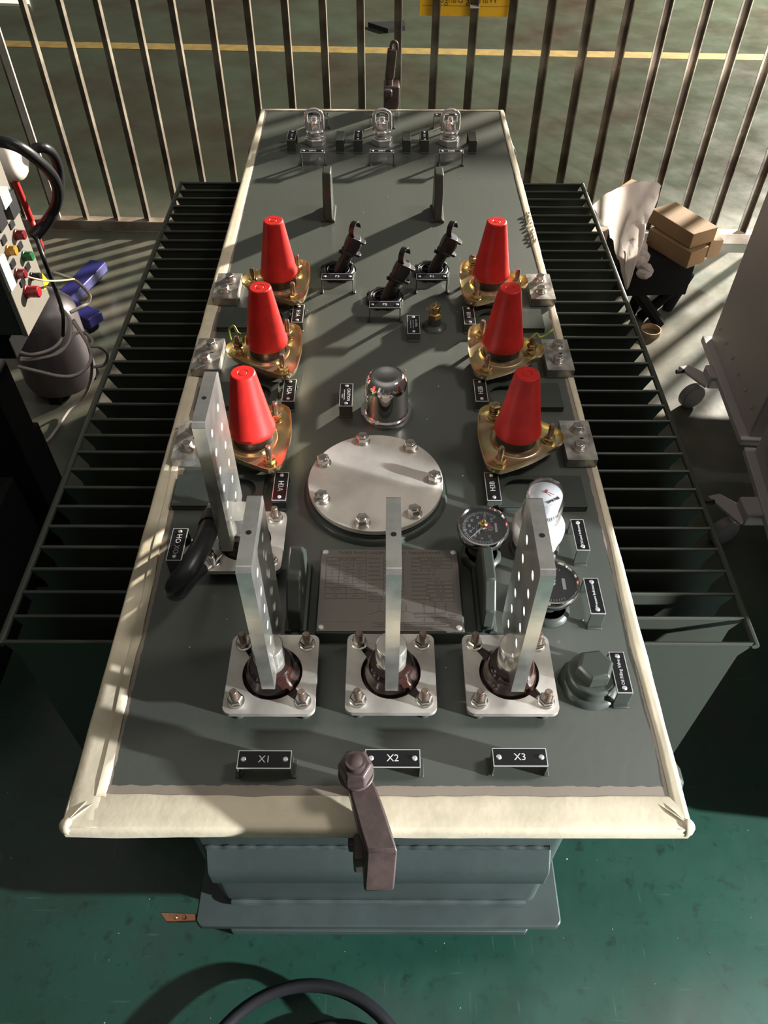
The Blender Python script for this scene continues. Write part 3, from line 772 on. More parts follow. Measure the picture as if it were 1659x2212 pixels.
c.build('valve_cap', BRASS, rv, bevel=0.0004, label='brass hexagonal valve cap')
c = MB(); rg = [(px_-0.009+0.011*math.cos(2*PI*k/24), py_, Z+0.055+0.011*math.sin(2*PI*k/24)*0.5) for k in range(24)]
rg = [(px_-0.009+0.0105*math.cos(2*PI*k/24), py_-0.003+0.006*math.sin(2*PI*k/24), Z+0.053+0.006*math.cos(2*PI*k/24)) for k in range(24)]
c.tube(rg, 0.0009, 6, closed=True); c.build('pull_ring', STEELD, rv)
c = MB(); M = T(0.305, 0.208, Z)
pts = [(0.043+0.004*noise.noise(Vector((math.cos(2*PI*k/36)*2.2, math.sin(2*PI*k/36)*2.2, 1))), 2*PI*k/36) for k in range(36)]
c.loft([[(r_*math.cos(a), r_*math.sin(a), 0.0) for r_, a in pts], [(r_*0.93*math.cos(a), r_*0.93*math.sin(a), 0.006) for r_, a in pts],
        [(0.034*math.cos(a), 0.034*math.sin(a), 0.008) for _, a in pts], [(0.0325*math.cos(a), 0.0325*math.sin(a), 0.022) for _, a in pts]], M)
fp = c.build('filler_boss', GREEN, TR, smooth=50)
c = MB(); c.lathe([(0.0350, 0.022), (0.0350, 0.030), (0.033, 0.032)], M, 40); c.hexhead(0.0265, 0.024, M @ T(0, 0, 0.032), 0, R(8))
c.build('filler_plug', GREEN, fp, bevel=0.0012)

# ---- small lifting lugs on the lid
def lid_lug(x, y, L, H, tw, yaw=0, weld=True):
    M = T(x, y, Z) @ RZ(yaw)
    k = MB(); pr_ = [(-L/2, 0), (L/2, 0), (L/2, H*0.55), (L/2-L*0.22, H), (-L/2+L*0.28, H), (-L/2, H*0.62)]
    k.prism([(p[0], p[1]) for p in pr_], -tw/2, tw/2, M @ RZ(PI/2) @ RX(PI/2))
    r_ = k.build('lid_lug', GREEN, TR, bevel=0.003, smooth=40)
    if weld:
        w = MB()
        for s_ in (-1, 1):
            w.tube([(s_*(tw/2+0.001), -L/2-0.003, 0.003), (s_*(tw/2+0.001), L/2, 0.003)], 0.006, 8, M=M)
        w.build('weld_seam', GREEN, r_)
lid_lug(-0.126, 0.358, 0.125, 0.088, 0.021); lid_lug(0.165, 0.358, 0.125, 0.088, 0.018)
lid_lug(-0.141, 1.618, 0.085, 0.120, 0.022); lid_lug(0.148, 1.618, 0.085, 0.118, 0.022)

# ---- nameplate
c = MB(); nx, ny = 0.017, 0.356; wN, dN = 0.218, 0.156
c.box((nx, ny, Z+0.014), (wN+0.006, dN+0.004, 0.028)); npb = c.build('nameplate_bracket', GREEN, TR, bevel=0.003)
c = MB(); zt = Z+0.0300; c.box((nx, ny, Z+0.0289), (wN, dN, 0.0016), I4, 0)
def TX(s, u, v, sz, al='LEFT', sx=1.0): c.text(s, sz*(0.86 if al == 'LEFT' else 1.0), T(nx-wN/2+u*wN, ny+dN/2-v*dN, zt-0.0002), 1, 0.00008, al, sx)
def LN(u0, v0, u1, v1, w=0.0006):
    xa, ya, xb, yb = nx-wN/2+u0*wN, ny+dN/2-v0*dN, nx-wN/2+u1*wN, ny+dN/2-v1*dN
    dx, dy = xb-xa, yb-ya; l = math.hypot(dx, dy)
    c.box((l/2, 0, 0), (l, w, 0.00016), T(xa, ya, zt-0.00025) @ RZ(math.atan2(dy, dx)), 1)
def BX(u0, v0, u1, v1):
    LN(u0, v0, u1, v0); LN(u0, v1, u1, v1); LN(u0, v0, u0, v1); LN(u1, v0, u1, v1)
TX('THREE PHASE UNDERGROUND TRANSFORMER', 0.5, 0.045, 0.0078, 'CENTER', 1.0)
BX(0.04, 0.105, 0.33, 0.62)
for v in (0.15, 0.215, 0.26, 0.305, 0.35, 0.395, 0.44, 0.485, 0.56): LN(0.04, v, 0.33, v)
for u in (0.135, 0.235): LN(u, 0.15, u, 0.44)
LN(0.19, 0.485, 0.19, 0.62)
TX('HIGH VOLTAGE', 0.185, 0.128, 0.0042, 'CENTER'); TX('LOW VOLTAGE', 0.185, 0.463, 0.0042, 'CENTER')
TX('TAP', 0.085, 0.170, 0.0034, 'CENTER'); TX('POSITION', 0.085, 0.198, 0.0034, 'CENTER'); TX('VOLTAGE V', 0.185, 0.182, 0.0034, 'CENTER'); TX('CURRENT A', 0.283, 0.182, 0.0034, 'CENTER')
for i, (a, b, d) in enumerate((('1', '14490', '29.9'), ('2', '14147', '30.6'), ('3', '13800', '31.4'), ('4', '13455', '32.2'), ('5', '13110', '33.0'))):
    v = 0.239+0.045*i; TX(a, 0.085, v, 0.0038, 'CENTER'); TX(b, 0.185, v, 0.0038, 'CENTER'); TX(d, 0.283, v, 0.0038, 'CENTER')
TX('VOLTAGE', 0.115, 0.512, 0.0036, 'CENTER'); TX('(V)', 0.115, 0.542, 0.0032, 'CENTER'); TX('CURRENT', 0.26, 0.512, 0.0036, 'CENTER'); TX('(A)', 0.26, 0.542, 0.0032, 'CENTER')
TX('208', 0.115, 0.592, 0.0038, 'CENTER'); TX('2081.9', 0.26, 0.592, 0.0038, 'CENTER')
for i, s in enumerate(('MODEL NO.', 'INSULATION', 'TEMP. CLASS', 'FREQUENCY', 'IMPEDANCE', 'CONNECTION', 'PHASE', 'VECTOR GROUP', 'ALTITUDE')):
    v = 0.120+0.054*i; TX(s, 0.345, v, 0.0040); BX(0.455, v-0.021, 0.60, v+0.021)
TX('COOLING TYPE', 0.345, 0.600, 0.0036); TX('MINERAL OIL, LESS', 0.345, 0.630, 0.0034); TX('THAN 1 PPM PCB', 0.345, 0.657, 0.0034)
for i, (s, t, w) in enumerate((('STANDARD', 'ANSI C57.12.24', 0.24), ('PRODUCT CODE', '1.08.020.1020', 0.22), ('SERIAL NO.', '2407483', 0.22), ('HV BIL    95      LV BIL    30', '', 0),
                               ('TEMPERATURE RISE   65 C', '', 0), ('WINDING MATERIAL   AL/CU', '', 0), ('OIL VOLUME', '526  GALS', 0.19), ('CORE WEIGHT', '3772  LBS', 0.19), ('TOTAL WEIGHT', '9480  LBS', 0.19),
                               ('MANUFACTURED', '2024.07.22', 0.17), ('STEP UP OPERATION', 'NO', 0.17))):
    v = 0.118+0.0515*i; TX(s, 0.655, v, 0.0040)
    if t: BX(0.95-w, v-0.020, 0.955, v+0.020); TX(t, 0.952-w/2, v, 0.0036, 'CENTER')
for ox in (0.43, 0.615):
    LN(ox, 0.765, ox, 0.70); LN(ox, 0.765, ox-0.075, 0.815); LN(ox, 0.765, ox+0.06, 0.81)
for i in range(3):
    ox = 0.74+0.075*i; LN(ox, 0.72, ox, 0.79); LN(ox-0.012, 0.715, ox+0.012, 0.715); LN(ox-0.005, 0.69, ox-0.005, 0.71); LN(ox+0.005, 0.69, ox+0.005, 0.71)
    TX('H%d' % (i+1), ox, 0.675, 0.0032, 'CENTER')
    LN(ox, 0.845, ox, 0.87); TX('X%d' % (i+1), ox, 0.88, 0.0032, 'CENTER')
for k in range(28): LN(0.675+0.0075*k, 0.785, 0.675+0.0075*k, 0.797, 0.0004)
LN(0.67, 0.800, 0.885, 0.800); LN(0.67, 0.812, 0.885, 0.812); LN(0.67, 0.825, 0.885, 0.845); LN(0.67, 0.845, 0.885, 0.845)
TX('Transformer', 0.905, 0.815, 0.0032); TX('Diagram', 0.915, 0.838, 0.0032)
LN(0.03, 0.895, 0.32, 0.895, 0.0003)
for v, a, b, s in ((0.905, 0.33, 0.95, 'suitable for continuous operation at rated kVA with the temperature rise shown above'), (0.925, 0.36, 0.9, 'internal fuses are fitted, see the instructions supplied with the transformer'),
                   (0.950, 0.36, 0.9, 'do not open the cover while the transformer is energized or above ambient pressure'), (0.972, 0.4, 0.9, 'contains no PCB at the time of manufacture')):
    TX(s, 0.65, v, 0.0031, 'CENTER', 1.1)
c.build('nameplate', [NPLATE, INK], npb, label='etched steel nameplate')
for u in (-1, 1):
    for v in (-1, 1):
        r_ = MB(); r_.lathe([(0.0046, 0), (0.0046, 0.001), (0.0034, 0.0022), (0.0016, 0.0024), (0.0013, 0.0018)], T(nx+u*(wN/2-0.006), ny+v*(dN/2-0.006), zt-0.0002), 16)
        r_.build('rivet', SILVER, npb)

# ---- dial gauge (temperature)
def dial_gauge(cx, cy, zc, r, tilt, ticks, lean=0.0):
    Mg = T(cx, cy, zc) @ RX(tilt) @ RY(lean)
    b = MB(); b.tube([(cx, cy-0.02*0, Z), (cx, cy, Z+0.03)], 0.020, 20)
    for k in range(2): b.lathe([(0.034-0.006*k, 0.002+0.006*k), (0.033-0.006*k, 0.008+0.006*k), (0.026, 0.014)], T(cx+0.002, cy-0.006, Z), 28)
    root = b.build('gauge_boss', GREEN, TR, smooth=50)
    g = MB(); g.lathe([(0.018, -0.045), (0.020, -0.024), (r*0.93, -0.022), (r*0.96, -0.018), (r*0.97, -0.0095)], Mg, 48); g.build('gauge_case', BLACKP, root)
    g = MB(); g.lathe([(r*0.96, -0.014), (r*1.02, -0.010), (r*1.03, -0.004), (r*1.0, 0.001), (r*0.95, 0.002), (r*0.90, -0.0005), (r*0.895, -0.005)], Mg, 64, cap0=False, cap1=False)
    g.build('bezel', CHROME, root, label='chrome bezel')
    f = MB(); f.lathe([(r*0.90, -0.0070), (r*0.90, -0.0060)], Mg, 48, 0)
    Md = Mg @ RZ(PI/2) @ T(0, 0, -0.0057)
    if ticks:
        for k in range(57):
            a = R(-215+ (250)*k/56); a = R(205-250*k/56)
            big = k % 8 == 0
            l = 0.17 if big else 0.12
            f.box((r*(0.80-l/2), 0, 0.0001), (r*l, 0.0009 if big else 0.0005, 0.0003), Md @ RZ(a), 1)
        for i, s in enumerate(('-10', '0', '10', '30', '50', '70', '90', '110', '130')):
            a = R(205-250*i/8); f.text(s, 0.0062, Md @ T(r*0.53*math.cos(a), r*0.53*math.sin(a), 0.0002), 1, 0.0001)
        f.text('°C', 0.006, Md @ T(-0.002, r*0.36, 0.0002), 1, 0.0001)
        f.text('BWY-20', 0.0036, Md @ T(-0.002, r*0.24, 0.0002), 1, 0.0001); f.text('THERMOMETER', 0.0034, Md @ T(-0.002, r*0.15, 0.0002), 1, 0.0001)
        f.lathe([(0.0042, 0.0), (0.0042, 0.0003), (0.0036, 0.0003), (0.0036, 0.0)], Md @ T(-0.002, -r*0.30, 0), 24, 1, False, False)
        f.text('2.5', 0.0042, Md @ T(-0.002, -r*0.30, 0.0002), 1, 0.0001)
        f.box((0, -r*0.52, 0.0001), (0.018, 0.0036, 0.0003), Md, 1)
        f.box((r*0.18, 0, 0.0002), (r*0.3, 0.010, 0.0003), Md @ RZ(R(-62)), 2)
    else:
        f.box((0.0, -r*0.45, 0.0001), (0.020, 0.005, 0.0003), Md, 1)
        for k in range(31):
            a = R(210-240*k/30); f.box((r*0.74, 0, 0.0001), (r*0.10, 0.0007, 0.0003), Md @ RZ(a), 1)
        f.text('0', 0.007, Md @ T(0.0, -r*0.10, 0.0002), 1, 0.0001)
        f.text('PSI', 0.006, Md @ T(0.0, r*0.25, 0.0002), 1, 0.0001)
    f.build('dial_face', [LBLACK, LWHITE, DIALR], root, label='black dial face with white scale')
    n = MB(); n.prism([(-0.2*r, -0.0012), (r*0.68, -0.0004), (r*0.68, 0.0004), (-0.2*r, 0.0012)], 0.0012, 0.0016, Md @ RZ(R(135)))
    n.lathe([(0.004, 0), (0.004, 0.003), (0.003, 0.0035)], Md, 16)
    n.build('needle', DIALW, root)
    if ticks:
        n = MB(); n.lathe([(0.0068, 0.003), (0.0068, 0.0065), (0.0055, 0.008), (0.003, 0.0082)], Mg, 20); n.lathe([(0.0032, 0.008), (0.0032, 0.013), (0.0022, 0.0145)], Mg, 14)
        n.build('reset_knob', BRASS, root)
    q = MB(); q.lathe([(r*0.905, -0.0015), (r*0.905, -0.0005), (r*0.6, 0.001), (0.0005, 0.0014)], Mg, 40); q.build('gauge_glass', GLASS, root)
    return root
dial_gauge(0.166, 0.450, Z+0.072, 0.0405, R(4), True)
dial_gauge(0.262, 0.343, Z+0.066, 0.0405, R(2), False)

# ---- oil level indicator with clear dome
cx, cy = 0.259, 0.466; M = T(cx, cy, Z)
b = MB(); b.lathe([(0.042, 0.0), (0.041, 0.008), (0.038, 0.010), (0.038, 0.022)], M, 40); oi = b.build('indicator_base', GREEN, TR, smooth=50)
b = MB(); b.lathe([(0.0385, 0.022), (0.0385, 0.038), (0.0420, 0.041), (0.0428, 0.052), (0.0418, 0.060), (0.0385, 0.066), (0.0330, 0.068)], M, 48); b.build('indicator_collar', WHITEP, oi, smooth=40, label='cream plastic collar')
b = MB(); b.lathe([(0.0235, 0.068), (0.0265, 0.124), (0.0262, 0.1285), (0.020, 0.131), (0.0005, 0.133)], M, 40)
b.text('OMETER', 0.0062, M @ T(0.009, -0.016, 0.1312) @ RZ(R(28)), 1, 0.0005)
for k in range(16):
    a = R(-70+14*k*0.6); b.box((0.0262, 0, 0.095), (0.0006, 0.0007, 0.010), M @ RZ(a-R(30)), 1)
b.build('indicator_dial', [DIALW, LBLACK], oi, smooth=35)
b = MB(); b.prism([(-0.003, -0.0006), (0.022, -0.0003), (0.022, 0.0003), (-0.003, 0.0006)], 0.134, 0.1345, M @ RZ(R(-35))); b.lathe([(0.0022, 0.133), (0.0022, 0.1365)], M, 12)
b.build('pointer', DIALR, oi, label='thin red pointer')
b = MB(); b.lathe([(0.0315, 0.0685), (0.0315, 0.122), (0.0295, 0.134), (0.024, 0.1415), (0.016, 0.1445), (0.0004, 0.1455)], M, 48, cap0=False, cap1=False)
b.lathe([(0.0302, 0.0685), (0.0302, 0.122), (0.0283, 0.133), (0.023, 0.1400), (0.015, 0.1430), (0.0004, 0.144)], M, 48, cap0=False, cap1=False)
b.build('indicator_dome', GLASS, oi, smooth=60, label='clear domed cover')

# ---- bayonet fuse holders
def fuse(x, y):
    M = T(x, y, Z)
    b = MB()
    b.lathe([(0.040, 0.0), (0.040, 0.010), (0.0375, 0.013), (0.032, 0.014), (0.0305, 0.009), (0.0285, 0.009), (0.0275, 0.013), (0.0255, 0.013), (0.0245, 0.006), (0.010, 0.005)], M, 48)
    for k in range(8): b.box((0.039, 0, 0.006), (0.010, 0.012, 0.010), M @ RZ(R(45*k+20)))
    for k in range(6): b.box((0.016, 0, 0.008), (0.020, 0.0015, 0.007), M @ RZ(R(60*k)))
    root = b.build('fuse_holder', BLACKP, TR, bevel=0.0006, origin=(x, y, Z))
    ax = Vector((0.44, 0.02, 0.90)).normalized()
    F = frame((x, y, Z), ax, (0, 1, 0))      # z along the axis
    b = MB(); b.lathe([(0.0150, 0.004), (0.0145, 0.03), (0.0135, 0.062), (0.0150, 0.066)], F, 24)
    b.box((0.0, -0.012, 0.045), (0.003, 0.014, 0.012), F); b.box((-0.016, 0.0, 0.055), (0.012, 0.008, 0.006), F); b.box((0.017, 0.0, 0.035), (0.006, 0.008, 0.010), F)
    b.build('fuse_tube', BLACKP, root, bevel=0.0006)
    b = MB()
    b.lathe([(0.0185, 0.060), (0.0195, 0.062), (0.0195, 0.066), (0.0165, 0.070)], F, 28)
    b.prism([(-0.006, -0.014), (0.026, -0.010), (0.030, 0.0), (0.026, 0.010), (-0.006, 0.014)], 0.064, 0.070, F)
    b.loft([[(x_, y_, 0.068) for x_, y_ in rrect(0.034, 0.034, 0.010, 4)], [(x_*1.12, y_*1.05, 0.082) for x_, y_ in rrect(0.034, 0.034, 0.010, 4)],
            [(x_*1.12, y_*1.05, 0.094) for x_, y_ in rrect(0.034, 0.034, 0.010, 4)], [(x_*0.80-0.002, y_*0.95, 0.106) for x_, y_ in rrect(0.034, 0.034, 0.010, 4)]], F)
    b.prism(rrect(0.044, 0.024, 0.009, 4), 0.098, 0.103, F @ T(0.004, 0, 0))
    b.build('fuse_cap', BLACKP, root, bevel=0.0012)
    b = MB(); ctr = Vector((x, y, Z))+ax*0.112+Vector((-0.006, 0.002, 0.010))
    rings = []
    for k in range(19):
        a = R(-75-285*k/18+0); u_ = Vector((0.55, 0.835, 0)); n_ = u_*math.cos(a)+Vector((0, 0, math.sin(a))); q = ctr+u_*(0.015*math.cos(a))+Vector((0, 0, 0.0185*math.sin(a))); w_ = Vector((0.835, -0.55, 0))*0.0065
        rings.append([q-w_-n_*0.0014, q+w_-n_*0.0014, q+w_+n_*0.0014, q-w_+n_*0.0014])
    b.loft(rings); b.build('pull_ring', BLACKP, root, bevel=0.0004)
    return root
for x, y in ((-0.104, 1.322), (0.009, 1.205), (0.122, 1.324)): fuse(x, y)

# ---- tap switch handles, wrapped in clear film
def switch(x, y):
    M = T(x, y, Z)
    b = MB(); b.hexhead(0.033, 0.020, M, 0, R(15)); b.lathe([(0.026, 0.0190), (0.027, 0.024), (0.022, 0.026), (0.0135, 0.026), (0.013, 0.034), (0.017, 0.036)], M, 32)
    root = b.build('tap_switch', FILM, TR, bevel=0.001)
    b = MB(); b.lathe([(0.0255, 0.034), (0.0265, 0.037), (0.0255, 0.040), (0.0195, 0.041), (0.0190, 0.062), (0.018, 0.064), (0.0085, 0.065), (0.007, 0.072), (0.0085, 0.074), (0.0075, 0.077), (0.003, 0.0775)], M, 32)
    b.build('switch_spindle', FILM, root, bevel=0.0005)
    b = MB(); pts = []
    w, zb_, zt_ = 0.0245, 0.040, 0.086
    for k in range(13): a = PI*k/12; pts.append((w*math.cos(a), 0, zt_-0.006+w*0.72*math.sin(a)))
    for k in range(13): a = PI+PI*k/12; pts.append((w*math.cos(a), 0, zb_+0.004+0.008*math.sin(a)))
    b.tube(pts, 0.0056, 12, closed=True, M=M); b.build('pull_handle', FILM, root)
    b = MB(); b.tube([(-0.020, 0, 0.050), (-0.052, -0.012, 0.042)], 0.0026, 8, M=M); b.build('locking_pin', FILM, root)
for x in (-0.205, 0.000, 0.206): switch(x, 2.075)

# ---- small bright weld spatter beads on the lid
m_ = MB()
for k in range(34):
    x, y = random.uniform(-0.33, 0.33), random.uniform(0.1, 1.95)
    m_.lathe([(0.0012, 0), (0.001, 0.0008), (0.0003, 0.0012)], T(x, y, Z), 6)
sb = m_.build('paint_bead', SILVER, TR); sb['kind'] = 'stuff'

# ================================================================== CLAMPS
def near_clamp():
    ax = (at(803-34, 1655, 0.90)-at(770, 1690, 0.83))
    root = empty('lid_clamp', (-0.027, 0.045, 0.80))
    tag(root, 'brown painted clamp with a hex nut gripping the near edge of the lid', 'clamp', 'brown clamps holding the lid')
    p = at(769, 1668, 0.855); M = T(p.x, p.y, 0)
    b = MB(); b.lathe([(0.0215, 0.846), (0.023, 0.850), (0.023, 0.853)], M, 28)
    b.hexhead(0.0225, 0.026, T(p.x, p.y, 0.853) , 0, R(0)); b.build('clamp_nut', BROWNP, root, bevel=0.0015)
    b = MB(); b.lathe([(0.012, Z), (0.012, 0.884), (0.0105, 0.889), (0.005, 0.891)], M, 20)
    for k in range(5): b.lathe([(0.0125, 0), (0.0125, 0.0015)], T(p.x, p.y, 0.876+0.003*k), 20)
    b.build('clamp_screw', BROWNP, root, smooth=50)
    # arm: thick flat bar reaching out over the lid edge and bending down
    wv = Vector((1, 0.03, 0)).normalized(); b = MB(); rings = []
    for (px_, py_, z_, th, w_) in ((771, 1668, .842, .030, .016), (784, 1706, .850, .034, .0175), (797, 1745, .848, .040, .0185), (812, 1795, .842, .055, .019), (826, 1838, .835, .060, .019)):
        sl = Vector((0, 0, 0)) if py_ < 1830 else Vector((-0.004, -0.030, 0.004))
        q = at(px_, py_, z_); rings.append([q-wv*w_, q+wv*w_, q+wv*w_-Vector((0, 0, th))+sl, q-wv*w_-Vector((0, 0, th))+sl])
    b.loft(rings); b.build('clamp_arm', BROWNP, root, bevel=0.003, smooth=40)
    b = MB(); b.box((p.x+0.004, 0.012, 0.762), (0.030, 0.050, 0.022)); b.box((p.x+0.012, -0.022, 0.775), (0.030, 0.032, 0.050))
    b.build('clamp_jaw', BROWNP, root, bevel=0.003)
near_clamp()
root = empty('lid_clamp', (0.034, 2.345, 0.80))
tag(root, 'brown painted clamp with an upright lever at the far end of the lid', 'clamp', 'brown clamps holding the lid')
b = MB(); b.box((0.030, 2.375, 0.790), (0.052, 0.070, 0.16)); b.box((0.018, 2.335, 0.855), (0.028, 0.032, 0.022)); b.build('clamp_body', BROWNP, root, bevel=0.005)
b = MB(); b.lathe([(0.013, 0.87), (0.013, 0.885), (0.009, 0.887), (0.009, 0.905)], T(0.022, 2.365, 0), 18); b.build('clamp_screw', BROWNP, root)
b = MB(); b.prism(rrect(0.030, 0.020, 0.006, 3), 0.0, 0.085, frame((0.023, 2.365, 0.888), (0.10, 0.0, 0.99), (0, 1, 0)))
b.tube([(0.037+0.010*math.cos(2*PI*k/16), 2.365, 0.978+0.016*math.sin(2*PI*k/16)) for k in range(16)], 0.0055, 8, closed=True)
b.build('clamp_lever', BROWNP, root, bevel=0.002)

# ================================================================== FENCE AND SIGN
FA, FB = Vector((-1.515, 3.068, 0)), Vector((1.60, 2.962, 0))
fd = (FB-FA).normalized()
fr = empty('metal_fence', (0, 3.01, 0)); tag(fr, 'worn steel bar fence standing behind the transformer', 'fence')
ang = math.atan2(fd.y, fd.x)
def fpt(s): return FA+fd*s
b = MB()
a0, a1 = fpt(-1.6), fpt(4.3); mid = (a0+a1)/2; Lf = (a1-a0).length
b.box((mid.x, mid.y, 0.026), (0.1, 0.1, 0.1)) if False else None
Mf = T(mid.x, mid.y, 0) @ RZ(ang)
b.box((0, 0, 0.046), (Lf, 0.045, 0.005), Mf); b.box((0, -0.021, 0.024), (Lf, 0.004, 0.046), Mf)
RAILM = mat('rail_paint', (0.33, 0.28, 0.22), 0.55, 0.3, col2=(0.20, 0.15, 0.11), vscale=7)
b.build('bottom_rail', RAILM, fr, bevel=0.001)
b = MB(); b.box((0, 0, 1.185), (Lf, 0.035, 0.035), Mf); b.build('top_rail', FENCEM, fr, bevel=0.001)
bar0 = None
for k in range(-9, 28):
    s = 0.1295+0.1445*k
    p = fpt(s)
    if bar0 is None:
        b = MB(); b.prism([(-0.015, -0.015), (0.015, -0.015), (0.015, -0.011), (-0.011, -0.011), (-0.011, 0.015), (-0.015, 0.015)], 0.048, 1.17, T(p.x, p.y, 0) @ RZ(ang+PI))
        bar0 = b.build('fence_bar', FENCEM, fr); s0 = p
    else:
        c = bar0.copy(); COL.objects.link(c); c.parent = fr; c.location = bar0.location + (p-s0)
# bright gate post at the left
b = MB(); p = fpt(0.0); b.box((0, 0, 0.61), (0.026, 0.034, 1.12), T(p.x, p.y, 0) @ RZ(ang+0.3))
b.build('gate_post', mat('pale_steel', (0.52, 0.47, 0.42), 0.4, 0.5, var=0.2, vscale=8), fr, label='pale steel post')
sg = empty('warning_sign', (0.31, 2.99, 0.88)); tag(sg, 'yellow warning sign hung on the back of the fence', 'sign')
b = MB(); p = at(1008, 40, 0.885); Msn = T(p.x, p.y+0.03, 0.885) @ RZ(ang) @ RX(PI/2)
b.prism([(-0.178, 0), (0.178, 0.0), (0.178, 0.24), (-0.178, 0.24)], -0.002, 0.002, Msn); b.build('sign_board', YELLOW, sg)
b = MB(); Mt = Msn @ T(0, 0, 0.0025) @ Matrix.Diagonal((-1, 1, 1, 1))
b.text('Warning Danger', 0.044, Mt @ T(0, 0.057, 0), 0, 0.0002, 'CENTER', 0.78); b.box((0, 0.034, 0), (0.34, 0.0012, 0.0004), Mt)
b.build('sign_text', SIGNINK, sg, label='Warning Danger lettering showing through mirrored')
b = MB(); kb = min(range(-9, 28), key=lambda k_: abs(fpt(0.1295+0.1445*k_).x-0.33)); q = fpt(0.1295+0.1445*kb); b.box((q.x, q.y, 0.925), (0.036, 0.036, 0.005), T(0, 0, 0)); tag(b.build('cable_tie', WHITEP), 'white cable tie around the fence bar in front of the yellow sign', 'cable tie')

# ================================================================== RIGHT SIDE: boxes, paper, stool, tape roll, cabinets
def quadbox(name, m, p0, p1, p2, h, parent=None, bevel=0.0, lid=False, origin=None):
    """box from three top corners (p1 is the shared one) with height h"""
    e1 = p0-p1; e2 = p2-p1; e1.z = 0; e2.z = 0
    u = e1.normalized(); v = Vector((-u.y, u.x, 0));
    if v.dot(e2) < 0: v = -v
    a, b_ = e1.length, e2.dot(v)
    P = [p1, p1+u*a, p1+u*a+v*b_, p1+v*b_]
    k = MB(); k.prism([(q.x, q.y) for q in P], p1.z-h, p1.z)
    return k.build(name, m, parent, bevel=bevel)
# black stool
st = empty('work_stool', (1.10, 2.25, 0)); tag(st, 'low black folding stool piled with cardboard boxes beside the right radiator', 'stool')
quadbox('stool_top', BLACKM, at(1340, 560, .30), at(1508, 556, .30), at(1540, 500, .30), 0.16, st, 0.004)
b = MB()
for (pa, pb) in ((at(1372, 625, .155), at(1425, 700, .0)), (at(1468, 615, .155), at(1383, 684, .0)), (at(1400, 590, .155), at(1360, 680, 0.0)), (at(1490, 590, .155), at(1440, 668, 0))):
    b.tube([pa, pb], 0.022, 8)
b.build('stool_leg', BLACKM, st)
bx1 = quadbox('cardboard_box', CARD, at(1403, 493, .365), at(1494, 546, .365), at(1522, 526, .365), 0.065, None, 0.002)
tag(bx1, 'brown cardboard box lying under the topmost box on the black stool', 'box', 'cardboard boxes on the stool')
bx2 = quadbox('cardboard_box', CARD, at(1408, 451, .422), at(1499, 507, .422), at(1533, 479, .422), 0.055, None, 0.002)
tag(bx2, 'topmost long brown cardboard box of the pile on the black stool', 'box', 'cardboard boxes on the stool')
bx3 = quadbox('cardboard_box', CARDL, at(1522, 492, .37), at(1537, 520, .37), at(1557, 508, .37), 0.07, None, 0.002)
b = MB(); 
tag(bx3, 'small pale cardboard box at the right end of the pile', 'box', 'cardboard boxes on the stool')
bx4 = quadbox('cardboard_box', CARD, at(1336, 405, .40), at(1364, 386, .40), at(1388, 398, .40), 0.40, None, 0.002)
tag(bx4, 'brown box corner poking out behind the white paper sheet', 'box', 'cardboard boxes on the stool')
# paper sheet
m_ = MB()
top = catmull([at(1279, 446, .46), at(1308, 420, .54), at(1345, 404, .58), at(1390, 392, .58), at(1428, 401, .56)], 6)
bot = catmull([at(1352, 626, .24), at(1353, 626, .24), at(1354, 627, .24), at(1355, 626, .24), at(1358, 622, .245)], 6)
nr = 22; V = []
for j in range(nr+1):
    row = []
    t = j/nr
    for i in range(len(top)):
        s = i/(len(top)-1)
        p = top[i].lerp(bot[i], t**1.0)
        q3 = Vector((s*3.0, t*3.4, 5)); nn = noise.noise(q3); n2 = abs(noise.noise(Vector((s*6+t*3, t*7, 1))))
        p = p + Vector((0.02*nn*math.sin(PI*t), 0, (0.030*nn+0.030*n2)*math.sin(PI*min(1, t*1.05))+0.012*n2+0.02*math.sin(PI*t)))
        row.append(m_.bm.verts.new(p))
    V.append(row)
for j in range(nr):
    for i in range(len(top)-1): m_.bm.faces.new((V[j][i], V[j][i+1], V[j+1][i+1], V[j+1][i]))
pp = m_.build('paper_sheet', PAPER, smooth=80)
tag(pp, 'crumpled white paper sheet draped over the boxes beside the right radiator', 'paper')
# plastic wrap lumps under the paper
m_ = MB()
for k in range(7):
    q = at(1385+random.uniform(-22, 12), 520+k*12, .34-0.012*k)
    m_.lathe([(0.001, -0.02), (0.025, -0.012), (0.03, 0.0), (0.02, 0.012), (0.001, 0.016)], T(q.x, q.y, q.z) @ RZ(k) @ RX(0.5*k), 9)
tag(m_.build('packing_paper', PAPER, smooth=20), 'crumpled packing paper wedged under the white sheet', 'paper')
# ring of tape on the floor
q = at(1405, 716, 0.01); b = MB()
b.lathe([(0.040, 0.0), (0.040, 0.022), (0.036, 0.022), (0.036, 0.0)], T(q.x, q.y, 0.0), 36, cap0=False, cap1=False); b.bm.verts.ensure_lookup_table()
b.loft([[(0.036*math.cos(2*PI*k/36), 0.036*math.sin(2*PI*k/36), 0.0) for k in range(36)], [(0.040*math.cos(2*PI*k/36), 0.040*math.sin(2*PI*k/36), 0.0) for k in range(36)]], T(q.x, q.y, 0), 0, False, False)
tag(b.build('tape_roll', CARDL, smooth=40), 'thin tan tape roll lying on the floor under the black stool', 'tape roll')

